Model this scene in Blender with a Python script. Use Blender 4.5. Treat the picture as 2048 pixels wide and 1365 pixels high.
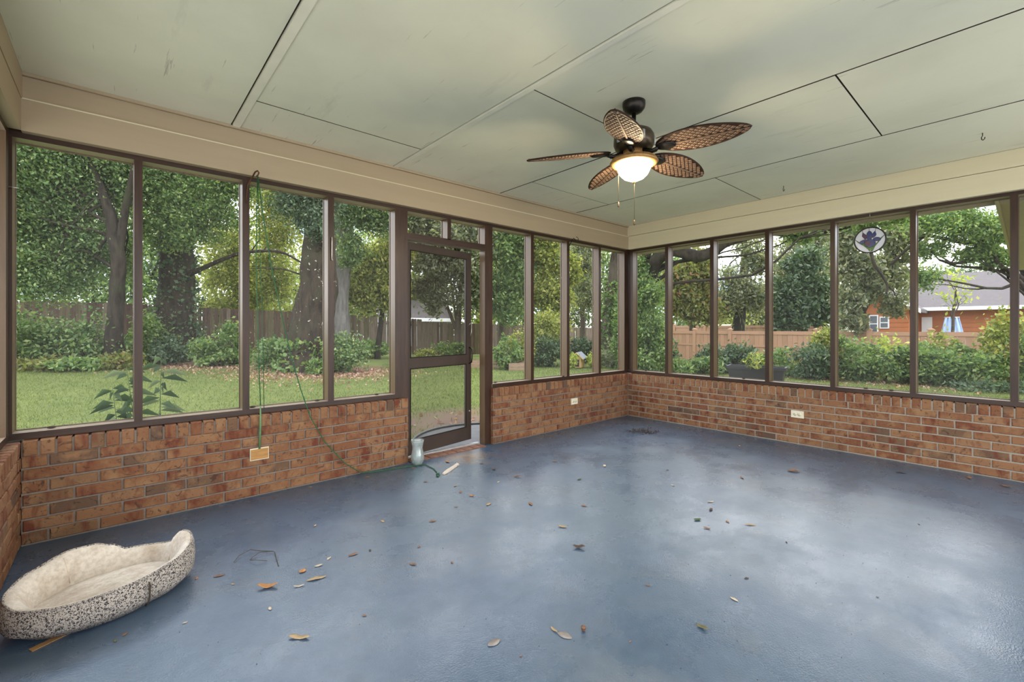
import bpy, bmesh, math, random
import numpy as np
from mathutils import Vector, Matrix, Euler

for o in list(bpy.data.objects):
    bpy.data.objects.remove(o, do_unlink=True)
SC = bpy.context.scene
COL = SC.collection
R = math.radians
random.seed(7)
RNG = np.random.default_rng(11)

# ------------------------------------------------------------------ camera
H_EYE = 1.2
F_PX = 903.0
YAW = math.atan2(1034.0, 903.0)            # heading of the lens, measured from +x
cam_d = bpy.data.cameras.new('camera')
cam_d.sensor_width = 36.0
cam_d.lens = F_PX / 2048.0 * 36.0
cam_d.shift_y = -25.5 / 2048.0
cam_d.clip_start = 0.02
cam_d.clip_end = 500
cam = bpy.data.objects.new('camera', cam_d)
cam.location = (0, 0, H_EYE)
cam.rotation_euler = (R(90), 0, YAW - R(90))
COL.objects.link(cam)
SC.camera = cam

# ------------------------------------------------------------------ sky, exposure
SKY = 1.9
LAMP = 80.0
SC.view_settings.view_transform = 'Standard'
SC.view_settings.look = 'None'
SC.view_settings.gamma = 1.0
SC.view_settings.use_curve_mapping = False
SC.view_settings.exposure = 1.5
SC.cycles.use_denoising = True
SC.cycles.max_bounces = 10
SC.cycles.diffuse_bounces = 6
SC.cycles.transparent_max_bounces = 16
SC.cycles.sample_clamp_indirect = 6.0
SC.cycles.caustics_reflective = False
SC.cycles.caustics_refractive = False

wd = bpy.data.worlds.new('overcast_sky')
SC.world = wd
wd.use_nodes = True
wn, wl = wd.node_tree.nodes, wd.node_tree.links
wn.clear()
tc = wn.new('ShaderNodeTexCoord')
mp = wn.new('ShaderNodeMapping'); mp.inputs['Scale'].default_value = (1, 1, 2.2)
nz = wn.new('ShaderNodeTexNoise'); nz.inputs['Scale'].default_value = 3.0; nz.inputs['Detail'].default_value = 6
rp = wn.new('ShaderNodeValToRGB')
rp.color_ramp.elements[0].position = 0.36; rp.color_ramp.elements[0].color = (0.20, 0.30, 0.47, 1)
rp.color_ramp.elements[1].position = 0.52; rp.color_ramp.elements[1].color = (1.0, 1.0, 1.0, 1)
bg = wn.new('ShaderNodeBackground'); bg.inputs['Strength'].default_value = SKY
wo = wn.new('ShaderNodeOutputWorld')
wl.new(tc.outputs['Generated'], mp.inputs['Vector']); wl.new(mp.outputs[0], nz.inputs['Vector'])
wl.new(nz.outputs['Fac'], rp.inputs['Fac']); wl.new(rp.outputs[0], bg.inputs['Color']); wl.new(bg.outputs[0], wo.inputs[0])

# ------------------------------------------------------------------ places
FX, FY = math.cos(YAW), math.sin(YAW)
XC, XB, YA, YD, ZC = -0.399, 5.297, 3.628, -1.5, 2.607   # room: left wall, right wall, door wall, rear edge left open for light, ceiling
ZB, ZH = 0.58, 2.285                                      # top of the brick, underside of the header
YP, XP = YA + 0.05, XB + 0.05                             # room face of the screen framing


def spot(px, d):
    """a place d metres out along the bearing of picture column px"""
    r = (px - 1024.0) / F_PX * d
    return Vector((FX * d + FY * r, FY * d - FX * r, 0.0))


def spot3(px, py, d):
    v = spot(px, d); v.z = H_EYE - (py - 657.0) / F_PX * d
    return v


def floor_at(px, py):
    return spot(px, F_PX * H_EYE / (py - 657.0))


def ground_z(x, y):
    s = max(0.0, min(1.0, 1.0 - x / 12.0))
    return -0.12 + 0.02 * max(0.0, y - 8.0) * s - 0.018 * max(0.0, x - 6.0)


# ------------------------------------------------------------------ materials
MATS = {}


class NT:
    def __init__(s, name):
        s.m = bpy.data.materials.new(name); s.m.use_nodes = True
        s.n = s.m.node_tree.nodes; s.l = s.m.node_tree.links
        s.n.clear(); s.out = s.n.new('ShaderNodeOutputMaterial')
        MATS[name] = s.m

    def add(s, t, **kw):
        nd = s.n.new('ShaderNode' + t)
        for k, v in kw.items():
            if k.startswith('_'):
                setattr(nd, k[1:], v)
            else:
                nd.inputs[k.replace('_', ' ')].default_value = v
        return nd

    def link(s, a, b):
        s.l.new(a, b)

    def bsdf(s, **kw):
        b = s.add('BsdfPrincipled')
        for k, v in kw.items():
            b.inputs[k.replace('_', ' ')].default_value = v
        s.link(b.outputs[0], s.out.inputs[0])
        return b

    def coord(s, kind='Object', scale=(1, 1, 1), rnd=False):
        t = s.add('TexCoord'); m = s.add('Mapping', Scale=scale)
        s.link(t.outputs[kind], m.inputs['Vector'])
        if rnd:
            oi = s.add('ObjectInfo'); mul = s.add('VectorMath', _operation='SCALE')
            mul.inputs[0].default_value = (37, 53, 71)
            s.link(oi.outputs['Random'], mul.inputs['Scale']); s.link(mul.outputs[0], m.inputs['Location'])
        return m.outputs[0]

    def noise(s, vec, scale, detail=4, rough=0.55):
        n = s.add('TexNoise', Scale=scale, Detail=detail, Roughness=rough)
        if vec is not None:
            s.link(vec, n.inputs['Vector'])
        return n.outputs['Fac']

    def ramp(s, fac, stops):
        r = s.add('ValToRGB'); e = r.color_ramp.elements
        while len(e) < len(stops):
            e.new(0.5)
        for i, (p, c) in enumerate(stops):
            e[i].position = p; e[i].color = (*c, 1) if len(c) == 3 else c
        s.link(fac, r.inputs[0])
        return r.outputs[0]

    def mix(s, fac, a, b, mode='MIX'):
        m = s.add('Mix', _data_type='RGBA', _blend_type=mode)
        if isinstance(fac, (int, float)):
            m.inputs[0].default_value = fac
        else:
            s.link(fac, m.inputs[0])
        for i, x in ((6, a), (7, b)):
            if isinstance(x, tuple):
                m.inputs[i].default_value = (*x, 1)
            else:
                s.link(x, m.inputs[i])
        return m.outputs[2]

    def bump(s, fac, b, strength=0.3, dist=0.01):
        n = s.add('Bump', Strength=strength, Distance=dist)
        s.link(fac, n.inputs['Height']); s.link(n.outputs[0], b.inputs['Normal'])


def simple(name, col, rough=0.6, var=0.15, scale=20.0, metal=0.0, bump=0.15, stretch=(1, 1, 1), rnd=False, spec=0.5):
    t = NT(name); b = t.bsdf(Roughness=rough, Metallic=metal)
    b.inputs['Specular IOR Level'].default_value = spec
    v = t.coord('Object', stretch, rnd)
    f = t.noise(v, scale)
    c = t.ramp(f, [(0.25, tuple(x * (1 - var) for x in col)), (0.75, tuple(min(1, x * (1 + var)) for x in col))])
    t.link(c, b.inputs['Base Color'])
    if bump:
        t.bump(f, b, bump, 0.004)
    return t.m


def mat_brick():
    t = NT('brick'); b = t.bsdf(Roughness=0.82)
    b.inputs['Specular IOR Level'].default_value = 0.3
    oi = t.add('ObjectInfo')
    v = t.coord('Object', (1, 1, 1), True)
    base = t.ramp(oi.outputs['Random'], [(0.0, (0.202, 0.090, 0.042)), (0.25, (0.251, 0.124, 0.060)), (0.5, (0.180, 0.070, 0.033)),
                                         (0.72, (0.264, 0.140, 0.071)), (0.9, (0.172, 0.094, 0.050)), (1.0, (0.110, 0.066, 0.043))])
    vs = t.coord('Object', (1, 1, 0.35), True)
    red = t.ramp(t.noise(vs, 13, 3), [(0.52, (0, 0, 0)), (0.66, (1, 1, 1))])
    c = t.mix(red, base, (0.136, 0.038, 0.019))
    tan = t.ramp(t.noise(v, 9, 3), [(0.50, (0, 0, 0)), (0.70, (1, 1, 1))])
    c = t.mix(tan, c, (0.273, 0.148, 0.072))
    crack = t.add('TexNoise', Scale=15, Detail=7, Roughness=0.65, Distortion=2.2)
    t.link(v, crack.inputs['Vector'])
    ck = t.ramp(crack.outputs['Fac'], [(0.36, (0.836, 0.760, 0.684)), (0.43, (0, 0, 0)), (0.60, (0, 0, 0)), (0.66, (0.616, 0.560, 0.504))])
    c = t.mix(ck, c, (0.053, 0.029, 0.019))
    t.link(c, b.inputs['Base Color'])
    t.bump(t.noise(v, 55, 6), b, 0.5, 0.004)


def mat_floor():
    t = NT('painted_floor'); b = t.bsdf()
    v = t.coord('Object')
    n1 = t.noise(v, 0.9, 5); n2 = t.noise(v, 14, 8, 0.7); n3 = t.noise(v, 150, 2)
    c = t.ramp(n2, [(0.3, (0.048, 0.085, 0.138)), (0.55, (0.062, 0.103, 0.160)), (0.75, (0.080, 0.122, 0.178))])
    c2 = t.ramp(n1, [(0.35, (0.92, 0.94, 1.0)), (0.65, (1.12, 1.07, 1.0))])
    c = t.mix(1.0, c, c2, 'MULTIPLY')
    dirt = t.ramp(t.noise(t.coord('Object', (1, 1, 1)), 2.3, 8, 0.7), [(0.52, (0, 0, 0)), (0.80, (1, 1, 1))])
    dm = t.add('Math', _operation='MULTIPLY'); dm.inputs[1].default_value = 0.45
    t.link(dirt, dm.inputs[0])
    c = t.mix(dm.outputs[0], c, (0.095, 0.095, 0.092))
    speck = t.ramp(t.noise(v, 38, 2, 0.5), [(0.84, (0, 0, 0)), (0.87, (0.8, 0.8, 0.8))])
    c = t.mix(speck, c, (0.30, 0.31, 0.30))
    # bare concrete and rust wear trodden by the door
    tcw = t.add('TexCoord'); dv = t.add('VectorMath', _operation='DISTANCE'); dv.inputs[1].default_value = (2.45, 3.45, 0)
    t.link(tcw.outputs['Object'], dv.inputs[0])
    wsum = t.add('Math', _operation='MULTIPLY_ADD'); wsum.inputs[1].default_value = 0.9
    t.link(t.noise(v, 7, 6, 0.7), wsum.inputs[0]); t.link(dv.outputs['Value'], wsum.inputs[2])
    wear = t.ramp(wsum.outputs[0], [(0.45, (1, 1, 1)), (0.72, (0, 0, 0))])
    c = t.mix(wear, c, (0.24, 0.165, 0.115))
    t.link(c, b.inputs['Base Color'])
    rr = t.add('MapRange', From_Min=0.3, From_Max=0.72, To_Min=0.17, To_Max=0.42)
    t.link(t.noise(v, 2.6, 6, 0.6), rr.inputs[0]); t.link(rr.outputs[0], b.inputs['Roughness'])
    s = t.add('Math', _operation='ADD'); t.link(n2, s.inputs[0])
    s2 = t.add('Math', _operation='MULTIPLY'); s2.inputs[1].default_value = 0.8
    t.link(n3, s2.inputs[0]); t.link(s2.outputs[0], s.inputs[1])
    t.bump(s.outputs[0], b, 0.22, 0.004)
    b.inputs['Specular IOR Level'].default_value = 1.0


def mat_plywood(name, col, axis=(14, 0.9, 14)):
    t = NT(name); b = t.bsdf(Roughness=0.6)
    b.inputs['Specular IOR Level'].default_value = 0.25
    v = t.coord('Object', axis, True)
    n = t.noise(v, 2.2, 6, 0.6)
    blot = t.noise(t.coord('Object', (1, 1, 1), True), 1.6, 4)
    c = t.ramp(blot, [(0.3, tuple(x * 0.90 for x in col)), (0.6, col)])
    stain = t.ramp(t.noise(t.coord('Object', (4.0, 0.8, 1), True), 1.3, 5, 0.65), [(0.62, (0, 0, 0)), (0.76, (0.55, 0.55, 0.55))])
    c = t.mix(stain, c, tuple(x * 0.70 for x in col))
    crack = t.ramp(n, [(0.29, (1, 1, 1)), (0.34, (0, 0, 0))])
    c = t.mix(crack, c, tuple(x * 0.62 for x in col))
    t.link(c, b.inputs['Base Color'])
    t.bump(n, b, 0.2, 0.003)


def mat_leaf(name, stops, trans=0.35, rough=0.55):
    t = NT(name)
    g = t.add('NewGeometry')
    c = t.ramp(g.outputs['Random Per Island'], stops)
    d = t.add('BsdfPrincipled', Roughness=rough); d.inputs['Specular IOR Level'].default_value = 0.35
    tr = t.add('BsdfTranslucent')
    t.link(c, d.inputs['Base Color'])
    br = t.mix(1.0, c, (1.25, 1.3, 0.6), 'MULTIPLY')
    t.link(br, tr.inputs['Color'])
    mx = t.add('MixShader', Fac=trans)
    t.link(d.outputs[0], mx.inputs[1]); t.link(tr.outputs[0], mx.inputs[2]); t.link(mx.outputs[0], t.out.inputs[0])


def mat_bark(name, dark, light, specks=0.0):
    t = NT(name); b = t.bsdf(Roughness=0.9)
    b.inputs['Specular IOR Level'].default_value = 0.2
    v = t.coord('Object', (1, 1, 0.22))
    n = t.noise(v, 9, 7, 0.65)
    c = t.ramp(n, [(0.32, dark), (0.68, light)])
    moss = t.ramp(t.noise(t.coord('Object'), 1.4, 4), [(0.5, (0, 0, 0)), (0.7, (0.6, 0.6, 0.6))])
    c = t.mix(moss, c, tuple(0.6 * a + 0.4 * b_ for a, b_ in zip(dark, (0.08, 0.10, 0.04))))
    if specks:
        s = t.ramp(t.noise(t.coord('Object'), 11, 3, 0.6), [(0.66, (0, 0, 0)), (0.70, (1, 1, 1))])
        c = t.mix(s, c, (0.40, 0.38, 0.31))
    t.link(c, b.inputs['Base Color'])
    t.bump(n, b, 0.7, 0.05)


def mat_screen(name, cover, col):
    t = NT(name)
    tr = t.add('BsdfTransparent'); df = t.add('BsdfDiffuse', Color=(*col, 1))
    n = t.noise(t.coord('Object'), 2.0, 3)
    mr = t.add('MapRange', From_Min=0.3, From_Max=0.7, To_Min=cover * 0.85, To_Max=cover * 1.15)
    t.link(n, mr.inputs[0])
    mx = t.add('MixShader'); t.link(mr.outputs[0], mx.inputs[0])
    t.link(tr.outputs[0], mx.inputs[1]); t.link(df.outputs[0], mx.inputs[2]); t.link(mx.outputs[0], t.out.inputs[0])


def mat_emit(name, col, strength):
    t = NT(name); e = t.add('Emission', Color=(*col, 1), Strength=strength)
    t.link(e.outputs[0], t.out.inputs[0])


def mat_clear(name, tint, gloss=0.12, milk=0.25):
    t = NT(name)
    tr = t.add('BsdfTransparent', Color=(*tint, 1)); gl = t.add('BsdfGlossy', Roughness=0.05)
    tl = t.add('BsdfTranslucent', Color=(0.8, 0.85, 0.84, 1)); df = t.add('BsdfDiffuse', Color=(0.75, 0.80, 0.79, 1))
    m0 = t.add('MixShader', Fac=0.5); t.link(tl.outputs[0], m0.inputs[1]); t.link(df.outputs[0], m0.inputs[2])
    n = t.noise(t.coord('Object'), 14, 3)
    mr = t.add('MapRange', From_Min=0.3, From_Max=0.7, To_Min=milk * 0.75, To_Max=milk * 1.25); t.link(n, mr.inputs[0])
    m1 = t.add('MixShader'); t.link(mr.outputs[0], m1.inputs[0]); t.link(tr.outputs[0], m1.inputs[1]); t.link(m0.outputs[0], m1.inputs[2])
    fr = t.add('LayerWeight', Blend=0.35)
    ml = t.add('Math', _operation='MULTIPLY_ADD'); ml.inputs[1].default_value = 0.6; ml.inputs[2].default_value = gloss * 0.4
    t.link(fr.outputs['Facing'], ml.inputs[0])
    m2 = t.add('MixShader'); t.link(ml.outputs[0], m2.inputs[0]); t.link(m1.outputs[0], m2.inputs[1]); t.link(gl.outputs[0], m2.inputs[2])
    t.link(m2.outputs[0], t.out.inputs[0])


def mat_stained(name, col, trans=0.6):
    t = NT(name)
    tl = t.add('BsdfTranslucent', Color=(*col, 1)); df = t.add('BsdfPrincipled', Roughness=0.25)
    df.inputs['Base Color'].default_value = (*col, 1)
    n = t.noise(t.coord('Object'), 60, 3); t.bump(n, df, 0.3, 0.003)
    mx = t.add('MixShader', Fac=trans); t.link(df.outputs[0], mx.inputs[1]); t.link(tl.outputs[0], mx.inputs[2])
    t.link(mx.outputs[0], t.out.inputs[0])


def mat_tweed():
    t = NT('speckled_tweed'); b = t.bsdf(Roughness=0.95)
    n = t.add('TexNoise', Scale=190, Detail=2, Roughness=0.5, Distortion=1.0); t.link(t.coord('Object'), n.inputs['Vector'])
    c = t.ramp(n.outputs['Fac'], [(0.44, (0.025, 0.022, 0.026)), (0.50, (0.44, 0.39, 0.34))])
    t.link(c, b.inputs['Base Color']); t.bump(n.outputs['Fac'], b, 0.4, 0.003)


def mat_fleece():
    t = NT('cream_fleece'); b = t.bsdf(Roughness=1.0)
    b.inputs['Sheen Weight'].default_value = 0.4
    v = t.coord('Object')
    c = t.ramp(t.noise(v, 7, 5), [(0.36, (0.50, 0.415, 0.33)), (0.55, (0.66, 0.60, 0.52))])
    grime = t.ramp(t.noise(v, 60, 4), [(0.35, (0.8, 0.78, 0.75)), (0.6, (1, 1, 1))])
    c = t.mix(1.0, c, grime, 'MULTIPLY')
    t.link(c, b.inputs['Base Color']); t.bump(t.noise(v, 130, 3), b, 0.5, 0.006)


def mat_ground():
    t = NT('lawn'); b = t.bsdf(Roughness=0.95)
    b.inputs['Specular IOR Level'].default_value = 0.1
    v = t.coord('Object')
    n = t.noise(v, 1.1, 6, 0.6); nf = t.noise(v, 26, 5, 0.7)
    c = t.ramp(n, [(0.3, (0.100, 0.130, 0.044)), (0.7, (0.155, 0.185, 0.066))])
    f = t.ramp(nf, [(0.3, (0.55, 0.6, 0.5)), (0.65, (1.25, 1.2, 1.1))])
    c = t.mix(1.0, c, f, 'MULTIPLY')
    tcn = t.add('TexCoord')

    def patch(c, ctr, rad, col, ns=3.0):
        dv = t.add('VectorMath', _operation='DISTANCE'); dv.inputs[1].default_value = ctr
        t.link(tcn.outputs['Object'], dv.inputs[0])
        dd = t.add('Math', _operation='DIVIDE'); dd.inputs[1].default_value = rad
        t.link(dv.outputs['Value'], dd.inputs[0])
        ad = t.add('Math', _operation='MULTIPLY_ADD'); ad.inputs[1].default_value = 0.9
        t.link(t.noise(v, ns, 6, 0.7), ad.inputs[0]); t.link(dd.outputs[0], ad.inputs[2])
        mk = t.ramp(ad.outputs[0], [(0.62, (1, 1, 1)), (0.98, (0, 0, 0))])
        # ramp is clamped at 1: sums past it stay lawn
        return t.mix(mk, c, col)
    c = patch(c, (3.6, 5.35, -0.12), 2.6, (0.17, 0.122, 0.09))
    for px, d, r in ((640, 13.2, 4.2), (720, 13.5, 3.6), (440, 14.5, 3.4), (350, 15.0, 4), (180, 15.5, 5), (60, 14.5, 5)):
        p = spot(px, d); c = patch(c, (p.x, p.y, ground_z(p.x, p.y)), r * 1.1, (0.17, 0.10, 0.07), 1.6)
    t.link(c, b.inputs['Base Color']); t.bump(nf, b, 0.6, 0.05)


mat_brick(); mat_floor(); mat_tweed(); mat_fleece(); mat_ground()
mat_plywood('ceiling_paint', (0.77, 0.77, 0.63))
simple('ceiling_batten', (0.78, 0.77, 0.65), 0.6, 0.05, 8)
simple('mortar', (0.235, 0.19, 0.155), 0.95, 0.15, 60, bump=0.5)
simple('mortar_pale', (0.30, 0.26, 0.21), 0.95, 0.12, 60, bump=0.5)
simple('header_paint_shaded', (0.365, 0.29, 0.195), 0.55, 0.04, 3, stretch=(0.5, 0.5, 6), bump=0.08)  # dimmer light put into the colour: darker copy of the pale header paint
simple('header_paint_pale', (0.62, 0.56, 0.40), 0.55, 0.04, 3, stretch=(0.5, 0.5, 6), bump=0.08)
simple('gap_dark', (0.055, 0.042, 0.028), 0.9, 0.1, 10, bump=0)
simple('stained_wood', (0.040, 0.019, 0.011), 0.34, 0.40, 3.0, stretch=(14, 14, 1.2), rnd=True, spec=0.3)
simple('stained_wood_flat', (0.040, 0.021, 0.014), 0.34, 0.40, 3.0, stretch=(1.2, 14, 14), rnd=True, spec=0.3)
simple('lit_tan_wood', (0.118, 0.072, 0.038), 0.32, 0.18, 3.0, stretch=(14, 14, 1.2), rnd=True)  # lighter copy of the stain: sheen painted on post sides; also tan screen frames
simple('lit_tan_wood_flat', (0.31, 0.245, 0.18), 0.32, 0.18, 3.0, stretch=(1.2, 14, 14), rnd=True)  # lighter copy for plate tops and undersides, sheen put into the colour
simple('door_brown', (0.050, 0.034, 0.027), 0.4, 0.12, 8)
simple('trim_beige', (0.52, 0.45, 0.28), 0.6, 0.06, 5)
simple('black_metal', (0.022, 0.018, 0.016), 0.35, 0.2, 30, metal=0.6, bump=0.05)
simple('bronze_metal', (0.075, 0.055, 0.035), 0.35, 0.2, 30, metal=0.7, bump=0.05)
simple('antique_brass', (0.34, 0.19, 0.07), 0.45, 0.25, 40, metal=0.5, bump=0.1)
simple('blade_dark', (0.030, 0.014, 0.009), 0.7, 0.3, 30, spec=0.2)
simple('blade_weave', (0.150, 0.098, 0.068), 0.75, 0.25, 60, spec=0.2)
simple('rusty_metal', (0.085, 0.035, 0.018), 0.6, 0.4, 40, metal=0.3)
simple('steel', (0.55, 0.53, 0.48), 0.35, 0.15, 30, metal=0.8)
simple('aluminium', (0.48, 0.49, 0.50), 0.4, 0.1, 20, metal=0.5)
simple('outlet_ivory', (0.72, 0.66, 0.50), 0.4, 0.04, 10, bump=0)
simple('outlet_dark', (0.03, 0.028, 0.025), 0.6, 0.1, 10, bump=0)
simple('varnished_wood', (0.42, 0.21, 0.055), 0.4, 0.3, 5, stretch=(2, 14, 14))
simple('green_cord', (0.018, 0.10, 0.035), 0.6, 0.3, 80)
simple('green_cord_pale', (0.13, 0.24, 0.10), 0.6, 0.2, 80)
simple('pale_stick', (0.66, 0.58, 0.50), 0.8, 0.15, 30)
simple('cardboard', (0.34, 0.185, 0.07), 0.85, 0.15, 12)
simple('house_siding', (0.78, 0.76, 0.70), 0.7, 0.05, 4)
simple('shingle_grey', (0.108, 0.095, 0.096), 0.9, 0.25, 10, stretch=(1, 1, 4))
simple('shingle_blue', (0.20, 0.22, 0.26), 0.9, 0.2, 12)
simple('orange_siding', (0.40, 0.135, 0.05), 0.8, 0.12, 4)
simple('white_paint', (0.75, 0.76, 0.76), 0.6, 0.05, 4)
simple('house_white', (0.62, 0.66, 0.72), 0.8, 0.05, 2)
simple('house_blue', (0.20, 0.25, 0.33), 0.8, 0.08, 2)
simple('tarp_blue', (0.30, 0.40, 0.58), 0.6, 0.12, 6)
simple('window_glass', (0.05, 0.06, 0.07), 0.12, 0.2, 2, bump=0)
simple('fence_wood', (0.085, 0.052, 0.037), 0.9, 0.45, 2.4, stretch=(9, 9, 0.8), rnd=True)
simple('fence_wood_green', (0.105, 0.084, 0.046), 0.9, 0.4, 2.4, stretch=(9, 9, 0.8), rnd=True)
simple('fence_wood_grey', (0.165, 0.124, 0.092), 0.9, 0.4, 2.4, stretch=(9, 9, 0.8), rnd=True)
simple('tan_vinyl', (0.36, 0.205, 0.12), 0.6, 0.08, 3, rnd=True)
simple('tan_vinyl_dark', (0.32, 0.18, 0.103), 0.7, 0.15, 3, rnd=True)
simple('planter_plastic', (0.013, 0.013, 0.015), 0.45, 0.2, 10)
simple('soil', (0.05, 0.035, 0.025), 1.0, 0.4, 20)
simple('raised_bed_wood', (0.25, 0.17, 0.11), 0.9, 0.3, 4, stretch=(1, 8, 8))
simple('kennel_wood', (0.58, 0.37, 0.16), 0.7, 0.2, 6, stretch=(8, 8, 1))
simple('kennel_roof', (0.20, 0.22, 0.26), 0.9, 0.25, 20)
simple('concrete', (0.105, 0.105, 0.107), 0.9, 0.2, 6)
simple('bounce_concrete', (0.62, 0.59, 0.53), 0.9, 0.08, 3)  # pale colour of the unseen slab added to bounce light
simple('hose_grey', (0.10, 0.115, 0.115), 0.5, 0.15, 20)
simple('threshold_red', (0.19, 0.088, 0.052), 0.8, 0.4, 14)
simple('lead_came', (0.02, 0.02, 0.022), 0.4, 0.2, 40, metal=0.5)
simple('crumb', (0.05, 0.035, 0.027), 0.95, 0.5, 30)
simple('acorn', (0.16, 0.075, 0.04), 0.5, 0.3, 60)
simple('twig', (0.06, 0.045, 0.035), 0.8, 0.3, 60)
for nm, c in (('leaf_orange', (0.43, 0.20, 0.065)), ('leaf_tan', (0.42, 0.30, 0.165)), ('leaf_brown', (0.24, 0.125, 0.07)),
              ('leaf_pale', (0.56, 0.47, 0.36)), ('leaf_dark', (0.075, 0.05, 0.04)), ('leaf_green', (0.05, 0.09, 0.025)),
              ('leaf_grey', (0.24, 0.215, 0.20)), ('leaf_olive', (0.14, 0.135, 0.06))):
    simple(nm, c, 0.7, 0.25, 40)
mat_screen('screen_mesh', 0.10, (0.30, 0.31, 0.31))
mat_screen('screen_mesh_door', 0.36, (0.085, 0.08, 0.072))
mat_emit('lamp_glass', (1.0, 0.80, 0.50), LAMP)
mat_clear('vase_glass', (0.90, 0.97, 0.95), 0.15, 0.38)
mat_stained('stained_white', (0.82, 0.82, 0.90), 0.55)
mat_stained('stained_blue', (0.02, 0.05, 0.24), 0.5)
mat_stained('stained_violet', (0.10, 0.03, 0.11), 0.5)
mat_stained('stained_green', (0.07, 0.28, 0.03), 0.55)
G = {'blue': [(0, (0.055, 0.105, 0.036)), (0.55, (0.125, 0.205, 0.075)), (0.85, (0.22, 0.30, 0.12)), (1, (0.33, 0.38, 0.17))],
     'mid': [(0, (0.070, 0.133, 0.046)), (0.6, (0.163, 0.256, 0.089)), (1, (0.330, 0.396, 0.161))],
     'yellow': [(0, (0.122, 0.160, 0.043)), (0.6, (0.282, 0.324, 0.092)), (1, (0.523, 0.478, 0.170))],
     'lime': [(0, (0.190, 0.252, 0.058)), (0.6, (0.432, 0.489, 0.126)), (1, (0.600, 0.600, 0.213))],
     'dark': [(0, (0.035, 0.066, 0.033)), (0.6, (0.077, 0.130, 0.069)), (1, (0.193, 0.239, 0.151))],
     'grey': [(0, (0.111, 0.137, 0.087)), (0.6, (0.218, 0.242, 0.154)), (1, (0.405, 0.400, 0.281))],
     'autumn': [(0, (0.110, 0.125, 0.040)), (0.86, (0.235, 0.255, 0.085)), (0.92, (0.30, 0.17, 0.08)), (1, (0.34, 0.19, 0.10))],
     'litter': [(0, (0.149, 0.084, 0.064)), (0.5, (0.329, 0.190, 0.138)), (1, (0.600, 0.414, 0.310))],
     'turf': [(0, (0.083, 0.110, 0.033)), (0.6, (0.143, 0.179, 0.061)), (1, (0.248, 0.276, 0.115))]}
for k, s in G.items():
    mat_leaf('foliage_' + k, s, 0.36 if k in ('dark', 'blue', 'litter') else 0.48)
mat_bark('bark_dark', (0.014, 0.011, 0.009), (0.056, 0.043, 0.032))
mat_bark('bark_lichen', (0.014, 0.010, 0.007), (0.055, 0.040, 0.027), 1.0)
mat_bark('bark_grey', (0.095, 0.088, 0.082), (0.200, 0.185, 0.172))
mat_bark('bark_brown', (0.045, 0.034, 0.026), (0.115, 0.090, 0.068))
MATS['post_mix'] = MATS['stained_wood']

# ------------------------------------------------------------------ mesh helpers


def link(o, parent=None):
    COL.objects.link(o)
    if parent is not None:
        o.parent = parent
    return o


def tag(o, label=None, cat=None, group=None, kind=None):
    if label: o['label'] = label
    if cat: o['category'] = cat
    if group: o['group'] = group
    if kind: o['kind'] = kind
    return o


def empty(name, loc=(0, 0, 0), label=None, cat=None, group=None, kind=None, rz=0.0):
    o = bpy.data.objects.new(name, None); o.empty_display_size = 0.1
    o.location = loc; o.rotation_euler = (0, 0, rz)
    link(o)
    return tag(o, label, cat, group, kind)


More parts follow.
